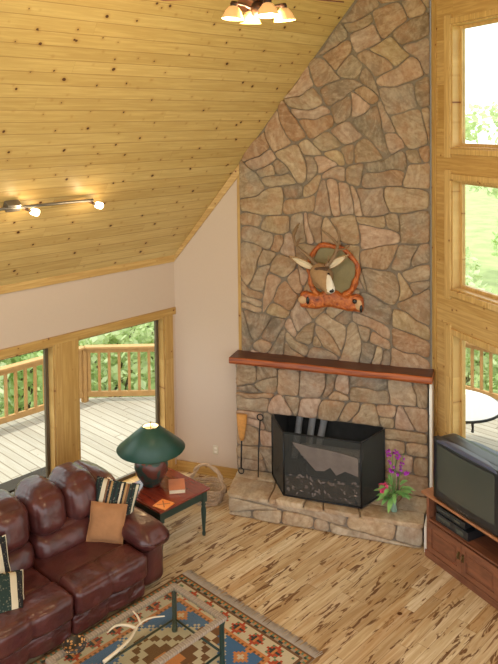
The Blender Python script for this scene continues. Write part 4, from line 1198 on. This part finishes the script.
# ------------------------------------------------------------------ TRACK LIGHT on the sloped ceiling
cn = Vector((sin(th), 0, -cos(th)))        # into the room
def onceil(x, y): return Vector((x, y, ceil_z(x)))
tr = empty('track_light', onceil(-6.70, 3.55)); tag(tr, 'brushed metal bar light with lit spot heads on the sloped pine ceiling', 'track light')
base_p = onceil(-6.70, 3.55)
def rel(y, h, dx=0): return onceil(-6.70 + dx, y) + cn * h - base_p
m = MB(); m.tube([rel(2.60, .075), rel(3.5, .075), rel(4.47, .075)], .016, 8); m.build('bar', M['nickel'], tr)
m = MB()
def bx(c, hx, hy, hz):     # box aligned to the ceiling
    e1 = Vector((cos(th), 0, sin(th))); e2 = Vector((0, 1, 0))
    pts = [c + e1 * sx * hx + e2 * sy * hy + cn * sz * hz for sx in (-1, 1) for sy in (-1, 1) for sz in (-1, 1)]
    m.add(pts, [(0, 1, 3, 2), (4, 6, 7, 5), (0, 4, 5, 1), (2, 3, 7, 6), (0, 2, 6, 4), (1, 5, 7, 3)])
bx(rel(3.55, .045), .042, .075, .042); m.build('canopy', M['nickel'], tr, bevel=.006)
HEADS = [(3.655, .03), (4.42, .02), (3.00, .03)]
lights_pos = []
for (y, dx) in HEADS:
    a = rel(y - .02, .075); b_ = rel(y + .09, .09, -.03); 
    m = MB(); m.tube([a, a.lerp(b_, .6), b_], .014, 8); sp_ = m.build('spot_arm', M['bronze'], tr)
    dirv = (Vector((.0, .92, -.30))).normalized(); c0 = b_; c1 = b_ + dirv * .085
    m = MB(); m.tube([c0, c0.lerp(c1, .2), c0.lerp(c1, .8), c1], [.020, .034, .038, .034], 14); m.build('glass_cup', M['bulbglass'], sp_)
    lights_pos.append(base_p + a + cn * .02)

# ------------------------------------------------------------------ OUTSIDE: deck, railings, bench, table, trees
m = MB()
dk = [(-7.54, -3.5), (-7.54, 6.28), (-4.5, 7.72), (2.2, 4.9), (3.5, 6.5), (3.5, 10.8), (-5.0, 11.95), (-6.10, 11.45), (-10.62, 6.85), (-10.62, -3.5)]
m.prism(dk, -.20, -.04); struct(m.build('deck', M['deckwood']))
m = MB(); m.box((-70, -40, -1.6), (60, 90, -1.5)); struct(m.build('ground', M['grass']))
def railing(a, b, lab, npost):
    a = Vector(a); b = Vector(b); L = (b - a).length; ang = atan2(b.y - a.y, b.x - a.x)
    e_ = empty('deck_railing', a, ang); tag(e_, lab, 'railing')
    m = MB(); m.box((0, -.07, .855), (L, .07, .895)); m.build('top_rail', M['rail'], e_, bevel=.006)
    m = MB(); m.box((0, -.02, .785), (L, .02, .855)); m.build('sub_rail', M['rail'], e_)
    m = MB(); m.box((0, -.025, .04), (L, .025, .13)); m.build('bottom_rail', M['rail'], e_, bevel=.004)
    for i in range(npost + 1):
        x = L * i / npost
        m = MB(); m.box((x - .045, -.045 - .0, -.04), (x + .045, .045, .84)); m.build('post', M['rail'], e_)
    nb = int(L / .165); proto = None
    for i in range(nb):
        x = (i + .5) * L / nb
        if proto is None:
            m = MB(); m.box((-.022, -.018, .13), (.022, .018, .785)); proto = m.build('baluster', M['rail'], e_, loc=(x, 0, 0))
        else:
            c = proto.copy(); c.location = (x, 0, 0); COL.objects.link(c)
railing((-10.45, .0, 0), (-10.45, 6.80, 0), 'cedar deck railing seen through the left window behind the sofa', 4)
railing((-10.45, 6.80, 0), (-6.02, 11.30, 0), 'angled cedar deck railing seen through the window behind the lamp', 3)
railing((-6.02, 11.30, 0), (1.5, 11.30 - .3, 0), 'cedar deck railing seen through the right window above the television', 4)
# bench on the deck
bn = empty('deck_bench', (-7.79, 3.61, -.04)); tag(bn, 'low dark olive storage bench on the deck outside the left window', 'bench')
m = MB(); m.box((-.22, -1.3, .41), (.02, 1.05, .44)); m.build('lid', M['bench_edge'], bn, bevel=.006)
m = MB(); m.box((-.20, -1.27, .05), (0, 1.02, .41)); m.build('box', M['olive'], bn)
for y in (-1.15, .88):
    m = MB(); m.box((-.20, y, 0), (0, y + .08, .05)); m.build('foot', M['olive'], bn)
# patio table
pt_ = empty('patio_table', (-4.93, 9.17, -.04)); tag(pt_, 'round pale patio table with thin black edge on the deck beyond the television', 'patio table')
m = MB(); m.lathe([(.595, .690), (.612, .690), (.612, .722), (.595, .722)], 48, caps=False, smooth=False); m.build('edge_band', M['iron'], pt_)
m = MB(); m.lathe([(0, .700), (.595, .700), (.595, .7235), (0, .7235)], 48, caps=False, smooth=False); m.build('tabletop', M['white'], pt_)
m = MB(); m.lathe([(.30, 0), (.30, .02), (.06, .05), (.035, .10), (.035, .70)], 24); m.build('pedestal', M['iron'], pt_)
m = MB(); m.tube([(.44, -.38, .70), (.45, -.39, .62), (.44, -.38, .57)], [.022, .014, .02], 8); m.build('corner_finial', M['iron'], pt_)

# trees
def make_tree(name, leafm, h, rr, nblob, nleaf, crown0, spread, lsize, lab):
    e_ = empty(name, (0, 0, 0)); tag(e_, lab, 'tree', 'trees beyond the deck')
    m = MB(); lean = rr.uniform(-.3, .3)
    m.tube([(0, 0, 0), (lean * .4, .1, h * .35), (lean, -.1, h * .7), (lean * 1.2, 0, h * .95)], [.16, .13, .08, .02], 8)
    blobs = []
    for i in range(nblob):
        z = h * (crown0 + (1 - crown0) * rr.random()); a = rr.uniform(0, 2 * pi); q = spread * rr.uniform(.25, 1) * (1.15 - abs(z / h - .6))
        c = Vector((q * cos(a), q * sin(a), z)); blobs.append((c, rr.uniform(.6, 1.15) * spread * .45))
        m.tube([(lean * c.z / h, 0, c.z * .75), c * .6 + Vector((0, 0, c.z * .36)), c], [.05, .03, .01], 5)
    m.build('trunk', M['bark'], e_)
    m = MB(); vs = []; fs = []
    for i in range(nleaf):
        c, r = blobs[rr.randrange(len(blobs))]
        d_ = Vector((rr.gauss(0, 1), rr.gauss(0, 1), rr.gauss(0, .8))).normalized() * r * rr.random() ** .45
        p = c + d_; u = Vector((rr.gauss(0, 1), rr.gauss(0, 1), rr.gauss(0, .6))).normalized(); w = u.orthogonal().normalized(); w = Matrix.Rotation(rr.uniform(0, 6.28), 3, u) @ w
        s1, s2 = lsize * rr.uniform(.7, 1.3), lsize * .55 * rr.uniform(.7, 1.3); b_ = len(vs)
        vs += [p - u * s1, p - w * s2, p + u * s1, p + w * s2]; fs.append((b_, b_ + 1, b_ + 2, b_ + 3))
    m.add(vs, fs); m.build('foliage', leafm, e_)
    return e_
rr = random.Random(17)
LABS = {'A': 'bright green leafy tree beyond the deck railing', 'B': 'pale yellow green tree standing beyond the deck', 'C': 'deeper green tree in the woods beyond the deck'}
protos = {}
KIND = {'A': (M['leafA'], 9.0, 16, 3600, .12, 2.4, .17), 'B': (M['leafB'], 11.0, 15, 3200, .15, 2.6, .18), 'C': (M['leafC'], 7.5, 14, 3200, .05, 2.3, .17)}
spots = []
# ring of woods around the prow
for (x, y, k_, s_) in [(-17.6, 8.2, 'C', .8), (-18.6, 14.2, 'A', .85), (-23.8, 10.8, 'B', .95), (-22.6, 4.2, 'A', .9), (-17.0, 2.2, 'C', .75), (-13.6, 18.4, 'B', .75),
                       (-7.6, 18.6, 'B', .60), (-9.6, 23.4, 'A', .74), (-15.2, 24.2, 'B', .85), (-2.6, 19.6, 'C', .72), (-4.4, 25.0, 'A', .74), (2.6, 20.0, 'A', .8), (-20.6, 20.0, 'C', 1.0)]:
    spots.append((x, y, k_, s_))
for (x, y, k_, s_) in spots:
    if k_ not in protos:
        p = KIND[k_]; protos[k_] = make_tree('tree', p[0], p[1], rr, p[2], p[3], p[4], p[5], p[6], LABS[k_]); o = protos[k_]
    else: o = copy_tree(protos[k_])
    o.location = (x, y, -1.5); o.rotation_euler = (0, 0, rr.uniform(0, 6.28)); o.scale = (s_, s_, s_)

# leafy shrubs close beyond the railings
def shrub(leafm, rr, nleaf, lab):
    e_ = empty('shrub', (0, 0, 0)); tag(e_, lab, 'shrub', 'shrubs beyond the railings')
    m = MB()
    for i in range(7):
        a = rr.uniform(0, 6.28); q = rr.uniform(.3, .9); m.tube([(0, 0, 0), (q * .4 * cos(a), q * .4 * sin(a), .8), (q * cos(a), q * sin(a), rr.uniform(1.4, 2.3))], [.04, .025, .008], 5)
    m.build('stem', M['bark'], e_)
    vs = []; fs = []
    for i in range(nleaf):
        d_ = Vector((rr.gauss(0, 1), rr.gauss(0, 1), rr.gauss(0, 1))).normalized() * rr.random() ** .4
        p = Vector((d_.x * 1.15, d_.y * 1.15, 1.45 + d_.z * 1.35)); p += Vector([mnoise.noise(p * 1.3 + Vector((9 * k_, 0, 0))) * .35 for k_ in range(3)])
        u = Vector((rr.gauss(0, 1), rr.gauss(0, 1), rr.gauss(0, .6))).normalized(); w = Matrix.Rotation(rr.uniform(0, 6.28), 3, u) @ u.orthogonal().normalized()
        s1, s2 = .11 * rr.uniform(.7, 1.3), .06 * rr.uniform(.7, 1.3); b_ = len(vs)
        vs += [p - u * s1, p - w * s2, p + u * s1, p + w * s2]; fs.append((b_, b_ + 1, b_ + 2, b_ + 3))
    m = MB(); m.add(vs, fs); m.build('foliage', leafm, e_)
    return e_
SL_ = ['bright green shrub growing below the deck railing', 'yellow green leafy shrub growing below the deck railing']
sp0 = [shrub(M['leafA'], rr, 1700, SL_[0]), shrub(M['leafB'], rr, 1700, SL_[1])]
first = [True, True]
for i, (x, y, s_) in enumerate([(-12.6, 3.4, .95), (-13.0, 5.4, 1.15), (-13.4, 7.3, .95), (-12.8, 9.1, 1.05), (-11.2, 10.4, .9), (-10.6, 12.6, 1.1), (-9.2, 13.4, .95), (-7.5, 13.9, 1.05), (-5.6, 14.2, 1.0), (-3.6, 14.6, 1.1),
                                (-14.4, 11.2, 1.15), (-16.4, 5.4, 1.25), (-13.0, 14.4, 1.2), (-9.6, 16.4, 1.2), (-5.0, 17.2, 1.2)]):
    k_ = i % 2
    if first[k_]: o = sp0[k_]; first[k_] = False
    else: o = copy_tree(sp0[k_])
    o.location = (x, y, -1.5); o.rotation_euler = (0, 0, rr.uniform(0, 6.28)); o.scale = (s_, s_, s_)

# ------------------------------------------------------------------ LIGHT
wd_ = bpy.data.worlds.new('sky'); scn.world = wd_; wd_.use_nodes = True
bg = wd_.node_tree.nodes['Background']; bg.inputs[0].default_value = (.93, .97, 1.0, 1); bg.inputs[1].default_value = 3.3
def lamp(name, typ, loc, energy, col, size=.1, rot=None):
    l = bpy.data.lights.new(name, typ); l.energy = energy; l.color = col
    if typ == 'POINT': l.shadow_soft_size = size
    if typ == 'AREA': l.size = size
    o = bpy.data.objects.new(name, l); link(o); o.location = loc
    if rot: o.rotation_euler = rot
    return o
sd = Vector((.34, .52, -1.75)).normalized()
sun = lamp('sun', 'SUN', (-12, -14, 30), 4.0, (1, .96, .88)); sun.data.angle = radians(1.0)
sun.rotation_euler = sd.to_track_quat('-Z', 'Y').to_euler()
lamp('fan_light', 'POINT', (fx.x, fx.y, FZ - .10), 190, (1, .76, .46), .12)
lamp('table_lamp_bulb', 'POINT', (lp.x, lp.y, lp.z + .55), 14, (1, .70, .38), .05)
for p in lights_pos[:3]: lamp('spot_light', 'POINT', p + cn * .06, 3.5, (1, .74, .42), .03)

# ------------------------------------------------------------------ CAMERA
cam = bpy.data.cameras.new('camera'); co = bpy.data.objects.new('camera', cam); link(co)
f, cy, pitch, roll, az = 734.47, 149.19, radians(2.0876), radians(.6712), radians(43.979)
fw = Vector((0, cos(pitch), -sin(pitch))); rt = Vector((1, 0, 0)); dn = Vector((0, -sin(pitch), -cos(pitch)))
r2 = cos(roll) * rt + sin(roll) * dn; d2 = -sin(roll) * rt + cos(roll) * dn
R = Matrix((r2, -d2, -fw)).transposed()
R = Matrix.Rotation(az, 3, 'Z') @ R
co.matrix_world = Matrix.Translation((0, 0, 4.6)) @ R.to_4x4()
cam.sensor_fit = 'VERTICAL'; cam.sensor_height = 24.0; cam.lens = f / 664 * 24.0
cam.shift_y = -(332 - cy) / 664; cam.clip_start = .05; cam.clip_end = 300
scn.camera = co

scn.view_settings.view_transform = 'Standard'; scn.view_settings.look = 'None'; scn.view_settings.gamma = 1
scn.view_settings.use_curve_mapping = False; scn.view_settings.exposure = -0.36
scn.cycles.use_denoising = True
scn.cycles.max_bounces = 10; scn.cycles.diffuse_bounces = 5; scn.cycles.transparent_max_bounces = 16
scn.cycles.sample_clamp_indirect = 8
